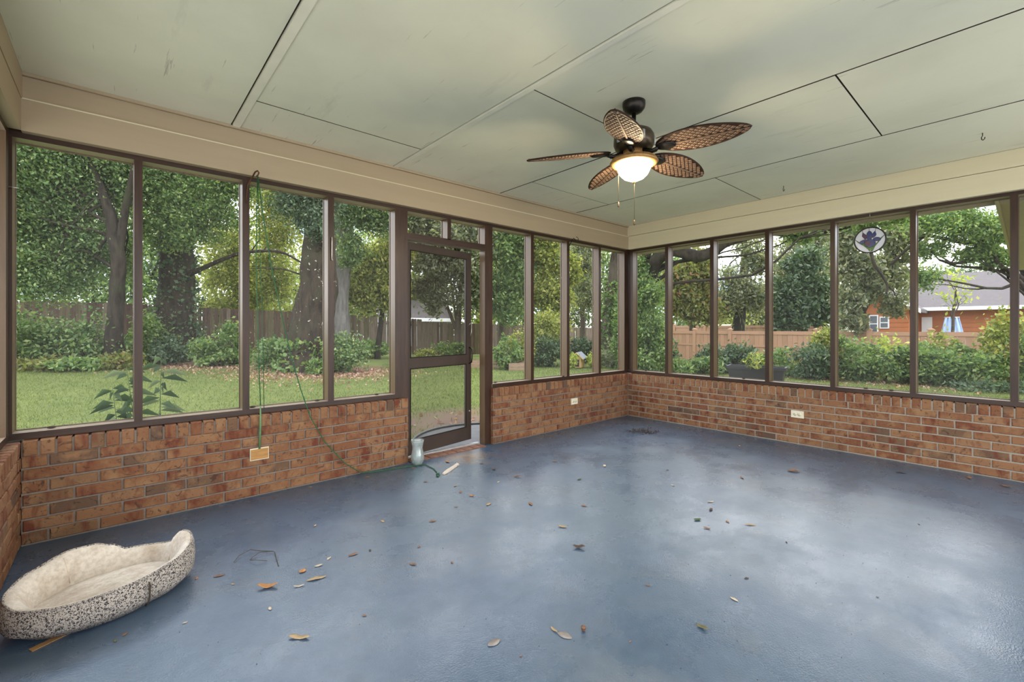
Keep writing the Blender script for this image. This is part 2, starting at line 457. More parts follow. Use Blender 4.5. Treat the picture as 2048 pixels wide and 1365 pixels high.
class MB:
    """collects verts and faces, then builds ONE mesh object"""

    def __init__(s):
        s.v, s.f, s.mi, s.sm = [], [], [], []

    def add(s, v, f, mi=0, smooth=False):
        k = len(s.v)
        s.v += [tuple(p) for p in v]
        for q in f:
            s.f.append([i + k for i in q]); s.mi.append(mi); s.sm.append(smooth)
        return s

    def box(s, a, b, mi=0, M=None):
        x0, y0, z0 = a; x1, y1, z1 = b
        v = [Vector(p) for p in ((x0, y0, z0), (x1, y0, z0), (x1, y1, z0), (x0, y1, z0), (x0, y0, z1), (x1, y0, z1), (x1, y1, z1), (x0, y1, z1))]
        if M is not None:
            v = [M @ p for p in v]
        return s.add(v, [(0, 3, 2, 1), (4, 5, 6, 7), (0, 1, 5, 4), (1, 2, 6, 5), (2, 3, 7, 6), (3, 0, 4, 7)], mi)

    def tube(s, pts, rad, n=8, mi=0, caps=True, smooth=True, twist=None):
        pts = [Vector(p) for p in pts]
        if isinstance(rad, (int, float)):
            rad = [rad] * len(pts)
        v, f = [], []
        up = Vector((0, 0, 1)); prev = None
        for i, p in enumerate(pts):
            t = (pts[min(i + 1, len(pts) - 1)] - pts[max(i - 1, 0)])
            t = t.normalized() if t.length > 1e-9 else Vector((0, 0, 1))
            if prev is None:
                a = t.cross(up if abs(t.z) < 0.95 else Vector((1, 0, 0))).normalized()
            else:
                a = (prev - t * prev.dot(t)).normalized()
            prev = a; b = t.cross(a)
            for k in range(n):
                w = 2 * math.pi * k / n
                rr = rad[i] * (1 + (0.0 if twist is None else twist * math.sin(3 * w + i * 0.7)))
                v.append(p + (a * math.cos(w) + b * math.sin(w)) * rr)
        for i in range(len(pts) - 1):
            for k in range(n):
                f.append((i * n + k, i * n + (k + 1) % n, (i + 1) * n + (k + 1) % n, (i + 1) * n + k))
        if caps:
            f.append(tuple(range(n))[::-1]); f.append(tuple(range((len(pts) - 1) * n, len(pts) * n)))
        return s.add(v, f, mi, smooth)

    def lathe(s, prof, n=28, mi=0, c=(0, 0, 0), smooth=True, cap=True):
        v, f = [], []
        for r, z in prof:
            for k in range(n):
                w = 2 * math.pi * k / n
                v.append((c[0] + r * math.cos(w), c[1] + r * math.sin(w), c[2] + z))
        for i in range(len(prof) - 1):
            for k in range(n):
                f.append((i * n + k, i * n + (k + 1) % n, (i + 1) * n + (k + 1) % n, (i + 1) * n + k))
        if cap:
            f.append(tuple(range(n))[::-1]); f.append(tuple(range((len(prof) - 1) * n, len(prof) * n)))
        return s.add(v, f, mi, smooth)

    def mesh(s, name, mats):
        me = bpy.data.meshes.new(name)
        me.from_pydata(s.v, [], s.f)
        for m in ([mats] if isinstance(mats, str) else mats):
            me.materials.append(MATS[m])
        me.polygons.foreach_set('material_index', s.mi)
        me.polygons.foreach_set('use_smooth', s.sm)
        me.update()
        return me

    def build(s, name, mats, parent=None, loc=(0, 0, 0), recalc=True):
        me = s.mesh(name, mats)
        if recalc and len(s.v) < 60000:
            bm = bmesh.new(); bm.from_mesh(me)
            bmesh.ops.recalc_face_normals(bm, faces=bm.faces); bm.to_mesh(me); bm.free()
        o = bpy.data.objects.new(name, me); o.location = loc
        return link(o, parent)


def bar(name, mat, a, b, parent=None):
    """box with its own origin at its centre"""
    c = [(p + q) / 2 for p, q in zip(a, b)]
    return MB().box([p - q for p, q in zip(a, c)], [p - q for p, q in zip(b, c)]).build(name, mat, parent, c)


# ------------------------------------------------------------------ room shell
fl = MB().box((XC - 0.2, YD, -0.15), (XB + 0.2, YA + 0.2, 0.0)).build('floor', 'painted_floor')
tag(fl, 'blue painted concrete floor of the porch with worn dull patches', 'floor', kind='structure')

ceil = MB().box((XC - 0.2, YD - 0.1, ZC + 0.012), (XB + 0.25, YA + 0.2, ZC + 0.05)).build('ceiling', 'gap_dark')
tag(ceil, 'painted plywood porch ceiling of large panels with thin dark seams', 'ceiling', kind='structure')
bays = [(XC, 0.592, []), (0.64, 1.800, [3.145, 0.707]), (1.838, 2.999, [1.921, -0.517]), (3.004, 4.203, [3.145, 0.707]), (4.208, XB, [1.930, -0.508])]
for x0, x1, cuts in bays:
    ys = [YA] + cuts + [YD]
    for y1, y0 in zip(ys, ys[1:]):
        g = 0.0042
        dz = random.uniform(0, 0.002)
        p = MB().box((x0 + g, y0 + g, ZC + dz), (x1 - g, y1 - g, ZC + 0.013))
        c = ((x0 + x1) / 2, (y0 + y1) / 2, ZC)
        p.v = [(a - c[0], b - c[1], z - c[2]) for a, b, z in p.v]
        p.mi = [0, 0, 1, 1, 1, 1]
        p.build('panel', ['ceiling_paint', 'gap_dark'], ceil, c)
bar('batten', 'ceiling_batten', (0.598, YD, ZC - 0.007), (0.642, YA, ZC + 0.012), ceil)
bar('batten', 'ceiling_batten', (1.806, YD, ZC - 0.007), (1.840, YA, ZC + 0.012), ceil)

rf = MB().box((XC - 0.75, YD - 0.3, ZC + 0.06), (XB + 0.8, YA + 0.32, ZC + 0.16)).build('roof', 'shingle_grey')
tag(rf, 'porch roof deck above the ceiling', 'roof', kind='structure')

# headers over the screens: lower board stands a little proud of the upper one
tr = empty('trim_1', (1.5, YA, 2.3), 'wide beige header board above the screen door and its screens', 'header', kind='structure')
Z0 = Vector((1.5, YA, 2.3))


def child_bar(parent, name, mat, a, b):
    o = bar(name, mat, a, b, None)
    o.location = o.location - parent.location
    if parent.rotation_euler.z:
        o.location = Matrix.Rotation(-parent.rotation_euler.z, 3, 'Z') @ o.location
    o.parent = parent
    return o


child_bar(tr, 'upper_board', 'header_paint_shaded', (XC, YA + 0.016, 2.460), (XB, YA + 0.15, ZC))
child_bar(tr, 'lower_board', 'header_paint_shaded', (XC, YA, ZH), (XB, YA + 0.05, 2.464))
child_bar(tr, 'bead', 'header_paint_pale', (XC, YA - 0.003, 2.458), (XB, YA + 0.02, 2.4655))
child_bar(tr, 'ceiling_strip', 'header_paint_shaded', (XC, YA - 0.006, ZC - 0.018), (XB, YA + 0.02, ZC))
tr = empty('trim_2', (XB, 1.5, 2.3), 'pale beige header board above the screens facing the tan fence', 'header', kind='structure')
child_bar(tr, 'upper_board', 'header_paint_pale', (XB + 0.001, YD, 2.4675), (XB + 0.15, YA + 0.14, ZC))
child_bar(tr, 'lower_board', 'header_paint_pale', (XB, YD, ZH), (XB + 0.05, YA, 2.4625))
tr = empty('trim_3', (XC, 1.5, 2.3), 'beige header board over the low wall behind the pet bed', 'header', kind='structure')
child_bar(tr, 'upper_board', 'header_paint_shaded', (XC - 0.15, YD, 2.460), (XC + 0.004, YA + 0.14, ZC))
child_bar(tr, 'lower_board', 'header_paint_shaded', (XC - 0.05, YD, ZH), (XC, YA, 2.464))

# ------------------------------------------------------------------ brick walls
BL, BC, BJ, RL = 0.2105, 0.0700, 0.0105, 0.068      # brick module, course, joint, rowlock module


def brick_mesh(name, L, D, Hh, seed):
    rd = random.Random(seed)
    c = 0.004
    v, f = [], []
    # chamfered box, face towards -y, slightly uneven
    xs, zs = L / 2, Hh / 2
    j = lambda: rd.uniform(-0.0016, 0.0016)
    back = [(-xs, D, -zs), (xs, D, -zs), (xs, D, zs), (-xs, D, zs)]
    mid = [(-xs + j(), c, -zs + j()), (xs + j(), c, -zs + j()), (xs + j(), c, zs + j()), (-xs + j(), c, zs + j())]
    fr = [(-xs + c + j(), j(), -zs + c), (xs - c + j(), j(), -zs + c), (xs - c + j(), j(), zs - c), (-xs + c + j(), j(), zs - c)]
    v = back + mid + fr
    f = [(0, 1, 2, 3)]
    for k in range(4):
        n = (k + 1) % 4
        f.append((k, 4 + k, 4 + n, n)); f.append((4 + k, 8 + k, 8 + n, 4 + n))
    f.append((8, 11, 10, 9))
    m = MB().add(v, f)
    me = m.mesh(name, 'brick')
    bm = bmesh.new(); bm.from_mesh(me); bmesh.ops.recalc_face_normals(bm, faces=bm.faces); bm.to_mesh(me); bm.free()
    return me


BRK = [brick_mesh('brick', BL - BJ, 0.09, BC - BJ, 10 + i) for i in range(5)]
RHT = ZB - 7 * BC                                    # rowlock height
ROW = [brick_mesh('rowlock_brick', RL - BJ, 0.205, RHT - 0.006, 30 + i) for i in range(5)]


def brick_wall(name, label, origin, rz, length, phase, mortar, core_inset=0.011, ext=(0.0, 0.0)):
    """origin = floor corner; local x runs along the wall, local -y looks into the room"""
    w = MB().box((-ext[0], core_inset, 0), (length + ext[1], 0.19, ZB - 0.012)).build(name, mortar)
    w.location = origin; w.rotation_euler = (0, 0, rz)
    tag(w, label, 'wall', kind='structure')

    def put(me, x0, x1, full, z, y=0.0):
        o = bpy.data.objects.new(me.name.split('.')[0], me)
        link(o, w)
        o.location = ((x0 + x1) / 2, y + random.uniform(-0.0022, 0.0022), z)
        o.scale.x = (x1 - x0) / full
        o.rotation_euler = (0, 0, R(180) if False else 0)
    for r in range(7):
        z = r * BC + BC / 2 + 0.004
        x = -BL * 2 + phase + (BL / 2 if r % 2 == 0 else 0)
        while x < length:
            a, b = max(0.002, x + BJ / 2), min(length - 0.002, x + BL - BJ / 2)
            if b - a > 0.018:
                put(random.choice(BRK), a, b, BL - BJ, z)
            x += BL
    n = int(length / RL); s = length / n
    for k in range(n):
        put(random.choice(ROW), k * s + BJ / 2, (k + 1) * s - BJ / 2, RL - BJ, 7 * BC + RHT / 2)
    return w


wall_bl = brick_wall('wall_back_left', 'low brick wall with rowlock cap between pet bed and screen door',
                     (XC, YA, 0), 0, 1.945 - XC, (0.023 - XC) % BL, 'mortar')
wall_br = brick_wall('wall_back_right', 'low brick wall with rowlock cap between screen door and far corner',
                     (2.925, YA, 0), 0, XB - 2.925, 0.0, 'mortar')
wall_r = brick_wall('wall_right', 'long low brick wall below the screens facing the tan fence',
                    (XB, YA, 0), R(-90), YA - YD, 0.06, 'mortar_pale', 0.0055, (0.19, 0.0))
wall_l = brick_wall('wall_left', 'low brick wall beside the pet bed at the left edge',
                    (XC, 1.5, 0), R(90), YA - 1.5, 0.05, 'mortar', 0.011, (0.0, 0.19))
# end faces of the two walls at the doorway: brick ends
for w, xe, sgn in ((wall_bl, 1.945 - XC, 1), (wall_br, 0.0, -1)):
    for r in range(8):
        z0 = r * BC + 0.008; z1 = (r + 1) * BC - 0.003 if r < 7 else ZB - 0.004
        a = (xe - 0.004 if sgn > 0 else -0.006, 0.012, z0); b = (xe + 0.006 if sgn > 0 else 0.004, 0.098 if r % 2 else 0.185, z1)
        child = bar('brick', 'brick', a, b, None); child.parent = w

pt = MB().box((-16, -18, -0.14), (14, YD - 0.002, -0.07)).box((-16, YD - 0.002, -0.14), (XC - 0.22, 3.4, -0.07)).build('bounce_slab', 'bounce_concrete')  # added unseen slab, throws daylight up onto the ceiling
tag(pt, 'pale concrete slab added out of view to bounce daylight onto the ceiling', 'bounce_slab', kind='structure')

# ------------------------------------------------------------------ screen framing
PD = 0.089


def post_A(parent, x0, x1, z0=ZB + 0.037, z1=ZH, d=PD, name='post', mats=('stained_wood', 'lit_tan_wood')):
    m = MB().box((-(x1 - x0) / 2, 0, -(z1 - z0) / 2), ((x1 - x0) / 2, d, (z1 - z0) / 2))
    m.mi = [1, 1, 0, 1, 1, 1]
    o = m.build(name, list(mats), None, (0, 0, 0))
    o.location = Vector(((x0 + x1) / 2, YP, (z0 + z1) / 2)) - parent.location
    o.parent = parent
    return o


def post_B(parent, y0, y1, z0=ZB + 0.037, z1=ZH, sx=1, X=None):
    X = XP if X is None else X
    m = MB().box((0, -(y1 - y0) / 2, -(z1 - z0) / 2), (PD * sx, (y1 - y0) / 2, (z1 - z0) / 2))
    m.mi = [1, 1, 1, 1, 1, 0] if sx > 0 else [1, 1, 1, 1, 1, 0]
    o = m.build('post', ['stained_wood', 'lit_tan_wood'], None, (0, 0, 0))
    o.location = Vector((X, (y0 + y1) / 2, (z0 + z1) / 2)) - parent.location
    o.parent = parent
    return o


def plate_A(parent, name, x0, x1, z0, z1):
    m = MB().box((-(x1 - x0) / 2, 0, 0), ((x1 - x0) / 2, PD, z1 - z0))
    m.mi = [1, 1, 0, 1, 1, 1]
    o = m.build(name, ['stained_wood_flat', 'lit_tan_wood_flat'], None)
    o.location = Vector(((x0 + x1) / 2, YP, z0)) - parent.location; o.parent = parent
    return o


def plate_B(parent, name, y0, y1, z0, z1, sx=1, X=None):
    X = XP if X is None else X
    m = MB().box((-(y1 - y0) / 2, 0, 0), ((y1 - y0) / 2, PD, z1 - z0))
    m.mi = [1, 1, 0, 1, 1, 1]
    o = m.build(name, ['stained_wood_flat', 'lit_tan_wood_flat'], None)
    o.rotation_euler = (0, 0, R(-90) if sx > 0 else R(90))
    o.location = Vector((X, (y0 + y1) / 2, z0)) - parent.location; o.parent = parent
    return o


def window(n, label, c, half, zc, hz, rz, mat='screen_mesh'):
    """an insect screen in its thin frame; local x along the opening"""
    m = MB().add([(-half, 0, -hz), (half, 0, -hz), (half, 0, hz), (-half, 0, hz)], [(0, 1, 2, 3)])
    o = m.build('window_%d' % n, mat, None, (c[0], c[1], zc)); o.rotation_euler = (0, 0, rz)
    tag(o, label, 'screen', kind='structure')
    b = 0.010
    fr = MB().box((-half, 0.002, -hz), (half, 0.014, -hz + b)).box((-half, 0.002, hz - b), (half, 0.014, hz))
    fr.box((-half, 0.002, -hz + b), (-half + b, 0.014, hz - b)).box((half - b, 0.002, -hz + b), (half, 0.014, hz - b))
    fr.build('screen_frame', 'lit_tan_wood', o)
    return o


ZS, ZT = ZB + 0.038, ZH - 0.03
f1 = empty('trim_4', (0.75, YP, ZB), 'brown stained posts and plates framing the screens left of the door', 'frame', kind='structure')
plate_A(f1, 'sill_plate', XC - 0.139, 1.905, ZB, ZS)
plate_A(f1, 'top_plate', XC - 0.139, 2.942, ZT, ZH + 0.03)
pa = [(-0.538, -0.437), (0.077, 0.118), (0.668, 0.712), (1.263, 1.311), (1.842, 1.964)]
for x0, x1 in pa[:-1]:
    post_A(f1, x0, x1, ZS, ZT)
post_A(f1, 1.842, 1.905, ZS, ZT)
f1b = empty('trim_5', (2.4, YP, 0), 'brown wooden door jambs and transom bars around the screen door', 'frame', kind='structure')
post_A(f1b, 1.905, 1.966, 0.0, ZT, name='jamb')
post_A(f1b, 2.842, 2.862, 0.0, ZT, name='jamb')
post_A(f1b, 2.862, 2.925, 0.0, ZS, name='jamb')
post_A(f1b, 2.862, 2.942, ZS, ZT, name='jamb')
post_A(f1b, 2.388, 2.430, 2.055, ZT, name='mullion')
m = plate_A(f1b, 'transom_bar', 1.966, 2.842, 2.000, 2.062)
f2 = empty('trim_6', (4.1, YP, ZB), 'brown stained posts and plates framing the screens between door and corner', 'frame', kind='structure')
plate_A(f2, 'sill_plate', 2.942, XB + 0.139, ZB, ZS)
plate_A(f2, 'top_plate', 2.942, XB + 0.139, ZT, ZH + 0.03)
pa2 = [(3.494, 3.540), (4.094, 4.141), (4.708, 4.756), (5.275, 5.436)]
for x0, x1 in pa2:
    post_A(f2, x0, x1, ZS, ZT)
f3 = empty('trim_7', (XP, 1.8, ZB), 'brown stained posts and plates framing the screens facing the tan fence', 'frame', kind='structure')
plate_B(f3, 'sill_plate', YD, YA + 0.05, ZB, ZS)
plate_B(f3, 'top_plate', YD, YA + 0.05, ZT, ZH + 0.03)
pb = [(3.590, 3.650), (3.060, 3.106), (2.470, 2.516), (1.862, 1.905), (1.262, 1.303), (0.662, 0.703), (0.055, 0.098), (-0.545, -0.502)]
for y0, y1 in pb:
    post_B(f3, y0, y1, ZS, ZT)
f4 = empty('trim_8', (XC, 2.6, ZB), 'dark stained corner post and plates above the low wall by the pet bed', 'frame', kind='structure')
plate_B(f4, 'sill_plate', 1.5, YA + 0.05, ZB, ZS, -1, XC - 0.05)
plate_B(f4, 'top_plate', 1.5, YA + 0.05, ZT, ZH + 0.03, -1, XC - 0.05)
for y0, y1 in ((3.59, 3.66), (2.98, 3.03), (2.38, 2.43)):
    post_B(f4, y0, y1, ZS, ZT, -1, XC - 0.05)

YS, XS = YP + PD + 0.004, XP + PD + 0.004
zc, hz = (ZS + ZT) / 2, (ZT - ZS) / 2
wn_ = 1
labA = ['screen at the far left end, beside the corner post', 'screen between the left corner screen and the cord post',
        'screen crossed by the hanging green cord', 'narrow screen directly left of the screen door']
for (a, b), (c, d), lb in zip(pa, pa[1:], labA):
    window(wn_, lb, ((b + c) / 2, YS), (c - b) / 2 + 0.006, zc, hz + 0.004, 0); wn_ += 1
window(wn_, 'small transom screen over the hinge side of the door', (2.177, YS), 0.215, (2.062 + ZT) / 2, (ZT - 2.062) / 2 + 0.004, 0); wn_ += 1
window(wn_, 'small transom screen over the handle side of the door', (2.636, YS), 0.21, (2.062 + ZT) / 2, (ZT - 2.062) / 2 + 0.004, 0); wn_ += 1
labA2 = ['first narrow screen right of the door', 'second narrow screen right of the door', 'third screen right of the door, wire hook at its top',
         'narrow screen at the far corner, facing the leaning trunk']
xs2 = [(2.862, 2.942)] + pa2
for (a, b), (c, d), lb in zip(xs2, xs2[1:], labA2):
    window(wn_, lb, ((b + c) / 2, YS), (c - b) / 2 + 0.006, zc, hz + 0.004, 0); wn_ += 1
labB = ['first screen from the far corner above the long brick wall', 'second screen from the far corner above the long brick wall',
        'third screen from the far corner, in front of the planter', 'fourth screen from the far corner above the long brick wall',
        'screen with the stained glass flower hanging in it', 'large screen facing the orange house and its grey roof', 'last screen at the right picture edge']
for (a, b), (c, d), lb in zip(pb, pb[1:], labB):
    window(wn_, lb, (XS, (a + d) / 2), (a - d) / 2 + 0.006, zc, hz + 0.004, R(-90)); wn_ += 1
window(wn_, 'screen over the low wall by the pet bed, seen edge-on', (XC - 0.05 - PD - 0.004, 3.31), 0.285, zc, hz, R(90)); wn_ += 1

# ------------------------------------------------------------------ screen door, ajar
door = empty('door_1', (1.968, YP + 0.045, 0.03), 'brown aluminium screen door standing slightly ajar', 'door', kind='structure', rz=R(10.5))
DW, DH, DT = 0.862, 1.962, 0.028


def dpart(name, mat, a, b):
    return child_bar_local(door, name, mat, a, b)


def child_bar_local(parent, name, mat, a, b):
    return bar(name, mat, a, b, parent)


dpart('stile', 'door_brown', (0.0, 0, 0), (0.052, DT, DH))
dpart('stile', 'door_brown', (DW - 0.075, 0, 0), (DW, DT, DH))
dpart('rail', 'door_brown', (0.052, 0, DH - 0.07), (DW - 0.075, DT, DH))
dpart('rail', 'door_brown', (0.052, 0, 0.80), (DW - 0.075, DT, 0.895))
dpart('rail', 'door_brown', (0.052, 0, 0), (DW - 0.075, DT, 0.135))
for z0, z1 in ((0.135, 0.80), (0.895, DH - 0.07)):
    s = MB().add([(0.05, 0.016, z0 - .005), (DW - 0.073, 0.016, z0 - .005), (DW - 0.073, 0.016, z1 + .005), (0.05, 0.016, z1 + .005)], [(0, 1, 2, 3)]).build('screen', 'screen_mesh_door', door)
    e = 0.008
    fr = MB().box((0.052, -0.004, z0), (DW - 0.075, 0.0, z0 + e)).box((0.052, -0.004, z1 - e), (DW - 0.075, 0, z1)).box((0.052, -0.004, z0), (0.052 + e, 0, z1)).box((DW - 0.075 - e, -0.004, z0), (DW - 0.075, 0, z1))
    fr.build('screen_bead', 'black_metal', door)
hx = DW - 0.03
MB().tube([(hx, -0.0, 0.80), (hx, -0.035, 0.815), (hx, -0.042, 0.87), (hx, -0.042, 0.91), (hx, -0.035, 0.955), (hx, 0.0, 0.97)], 0.0065, 8).build('handle', 'black_metal', door)
MB().tube([(hx - .01, -0.002, 1.20), (hx - .01, -0.02, 1.215), (hx + .012, -0.022, 1.235), (hx + .012, -0.02, 1.13), (hx + .004, -0.012, 1.09)], 0.004, 6).build('hook_latch', 'steel', door)
MB().tube([(hx, -0.008, 0.30), (hx, 0.0, 0.30)], 0.008, 8).build('screw', 'steel', door)
for z in (0.25, 1.0, 1.72):
    MB().tube([(-0.006, 0.0, z), (-0.006, 0.0, z + 0.075)], 0.007, 8).build('hinge', 'bronze_metal', door)

th = empty('trim_9', (2.4, YA + 0.06, 0), 'worn reddish brick threshold with a metal strip under the screen door', 'threshold', kind='structure')
child_bar(th, 'metal_strip', 'aluminium', (1.966, YA + 0.115, 0.0), (2.812, YA + 0.145, 0.020))
x = 1.966
while x < 2.80:
    w_ = min(0.098, 2.812 - x)
    child_bar(th, 'brick', 'threshold_red', (x + 0.003, YA - 0.012, -0.01), (x + w_ - 0.003, YA + 0.113, 0.006 + random.uniform(0, 0.003)))
    x += 0.1

# ------------------------------------------------------------------ eaves outside the right and left walls
def eave(name, label, sx, xw):
    e = empty(name, (xw, 1.5, 2.3), label, 'eave', kind='structure')
    x0, x1 = (xw, xw + 0.62 * sx) if sx > 0 else (xw - 0.62, xw)
    child_bar(e, 'soffit', 'trim_beige', (min(x0, x1), YD, 2.40), (max(x0, x1), YA + 0.30, 2.42))
    fx = (xw + 0.60 * sx)
    child_bar(e, 'fascia', 'trim_beige', (min(fx, fx + 0.025 * sx), YD, 2.33), (max(fx, fx + 0.025 * sx), YA + 0.32, 2.70))
    child_bar(e, 'end_board', 'trim_beige', (min(x0, x1), YA + 0.28, 2.31), (max(x0, x1), YA + 0.31, 2.68))
    return e


eave('trim_10', 'beige soffit and fascia of the eave outside the tan fence side', 1, XB + 0.145)
eave('trim_11', 'beige eave end outside the upper left screen corner', -1, XC - 0.145)
wing = empty('trim_12', (6, 0, 2.4), 'beige eave of the adjoining house wing seen through the right screen', 'eave', kind='structure')
child_bar(wing, 'fascia', 'trim_beige', (5.50, 0.175, 2.315), (14.0, 0.20, 2.50))
child_bar(wing, 'soffit', 'trim_beige', (5.50, -0.75, 2.40), (14.0, 0.175, 2.42))
child_bar(wing, 'siding', 'header_paint_pale', (5.50, -0.78, 0.0), (14.0, -0.74, 2.41))


# ================================================================== outdoors
# ------------------------------------------------------------------ ground
gx = np.concatenate([np.linspace(-40, -6, 18), np.linspace(-5, 24, 59), np.linspace(26, 80, 20)])
gy = np.concatenate([np.linspace(-30, -4, 14), np.linspace(-3, 27, 61), np.linspace(29, 90, 20)])
V, Fq = [], []
for yy in gy:
    for xx in gx:
        V.append((xx, yy, ground_z(xx, yy) if not (XC - 0.3 < xx < XB + 0.3 and YD < yy < YA + 0.3) else -0.2))
nx = len(gx)
for j in range(len(gy) - 1):
    for i in range(nx - 1):
        Fq.append((j * nx + i, j * nx + i + 1, (j + 1) * nx + i + 1, (j + 1) * nx + i))
grd = MB().add(V, Fq, 0, True).build('ground', 'lawn')
tag(grd, 'mown green lawn of the back yard with bare earth patches', 'lawn', kind='structure')

PADC, PAX, PAY = (3.05, 3.82), 0.85, 0.93
pm = MB().lathe([(0.985, -0.14), (1.0, -0.035), (0.985, -0.022), (0.02, -0.020)], 48)
pm.v = [(x * PAX, y * PAY, z) for x, y, z in pm.v]
pm.box((-1.35, -0.02, -0.14), (0.95, 0.22, -0.021))
pad = pm.build('path', 'concrete', None, (PADC[0], PADC[1], 0))
tag(pad, 'grey rounded concrete step outside the screen door', 'step', kind='structure')


def leaf_mesh(name, P, size, mat, aspect=0.5, up=0.5, droop=None, D=None):
    """many single leaves (one diamond each) in one mesh"""
    n = len(P)
    if D is None:
        D = RNG.normal(size=(n, 3))
        if droop is not None:
            D[:, 2] = -abs(D[:, 2]) * droop
    D = D / np.linalg.norm(D, axis=1, keepdims=True)
    N = RNG.normal(size=(n, 3)); N[:, 2] = abs(N[:, 2]) + up
    S = np.cross(D, N); S /= np.linalg.norm(S, axis=1, keepdims=True) + 1e-9
    L = (size * RNG.uniform(0.6, 1.3, n))[:, None]
    a = P - D * L * 0.5; b = P + S * L * aspect * 0.5 - D * L * 0.05; c = P + D * L * 0.5; d = P - S * L * aspect * 0.5 - D * L * 0.05
    co = np.stack([a, b, c, d], 1).reshape(-1, 3)
    me = bpy.data.meshes.new(name)
    me.vertices.add(4 * n); me.loops.add(4 * n); me.polygons.add(n)
    me.vertices.foreach_set('co', co.astype(np.float32).ravel())
    me.loops.foreach_set('vertex_index', np.arange(4 * n, dtype=np.int32))
    me.polygons.foreach_set('loop_start', np.arange(0, 4 * n, 4, dtype=np.int32))
    me.materials.append(MATS[mat]); me.update(calc_edges=True)
    return me


def cloud(center, radii, n, clumps=26, spread=0.30, hollow=0.35):
    """points gathered in clumps inside an ellipsoid"""
    c = np.array(center); r = np.array(radii, float)
    u = RNG.normal(size=(clumps, 3)); u /= np.linalg.norm(u, axis=1, keepdims=True)
    q = RNG.uniform(hollow, 1.0, clumps)[:, None] ** 0.6
    cc = u * q
    k = RNG.integers(0, clumps, n)
    p = cc[k] + RNG.normal(size=(n, 3)) * spread * RNG.uniform(0.4, 1.0, clumps)[k][:, None]
    return c + p * r


def wobble(a, b, n, amp, rd):
    a, b = Vector(a), Vector(b)
    out = []
    ph = rd.uniform(0, 6)
    for i in range(n + 1):
        t = i / n
        w = math.sin(math.pi * t) * amp
        out.append(a.lerp(b, t) + Vector((math.sin(ph + 5 * t) * w, math.cos(ph * 1.7 + 4 * t) * w, math.sin(ph * 2.3 + 6 * t) * w * 0.6)))
    return out


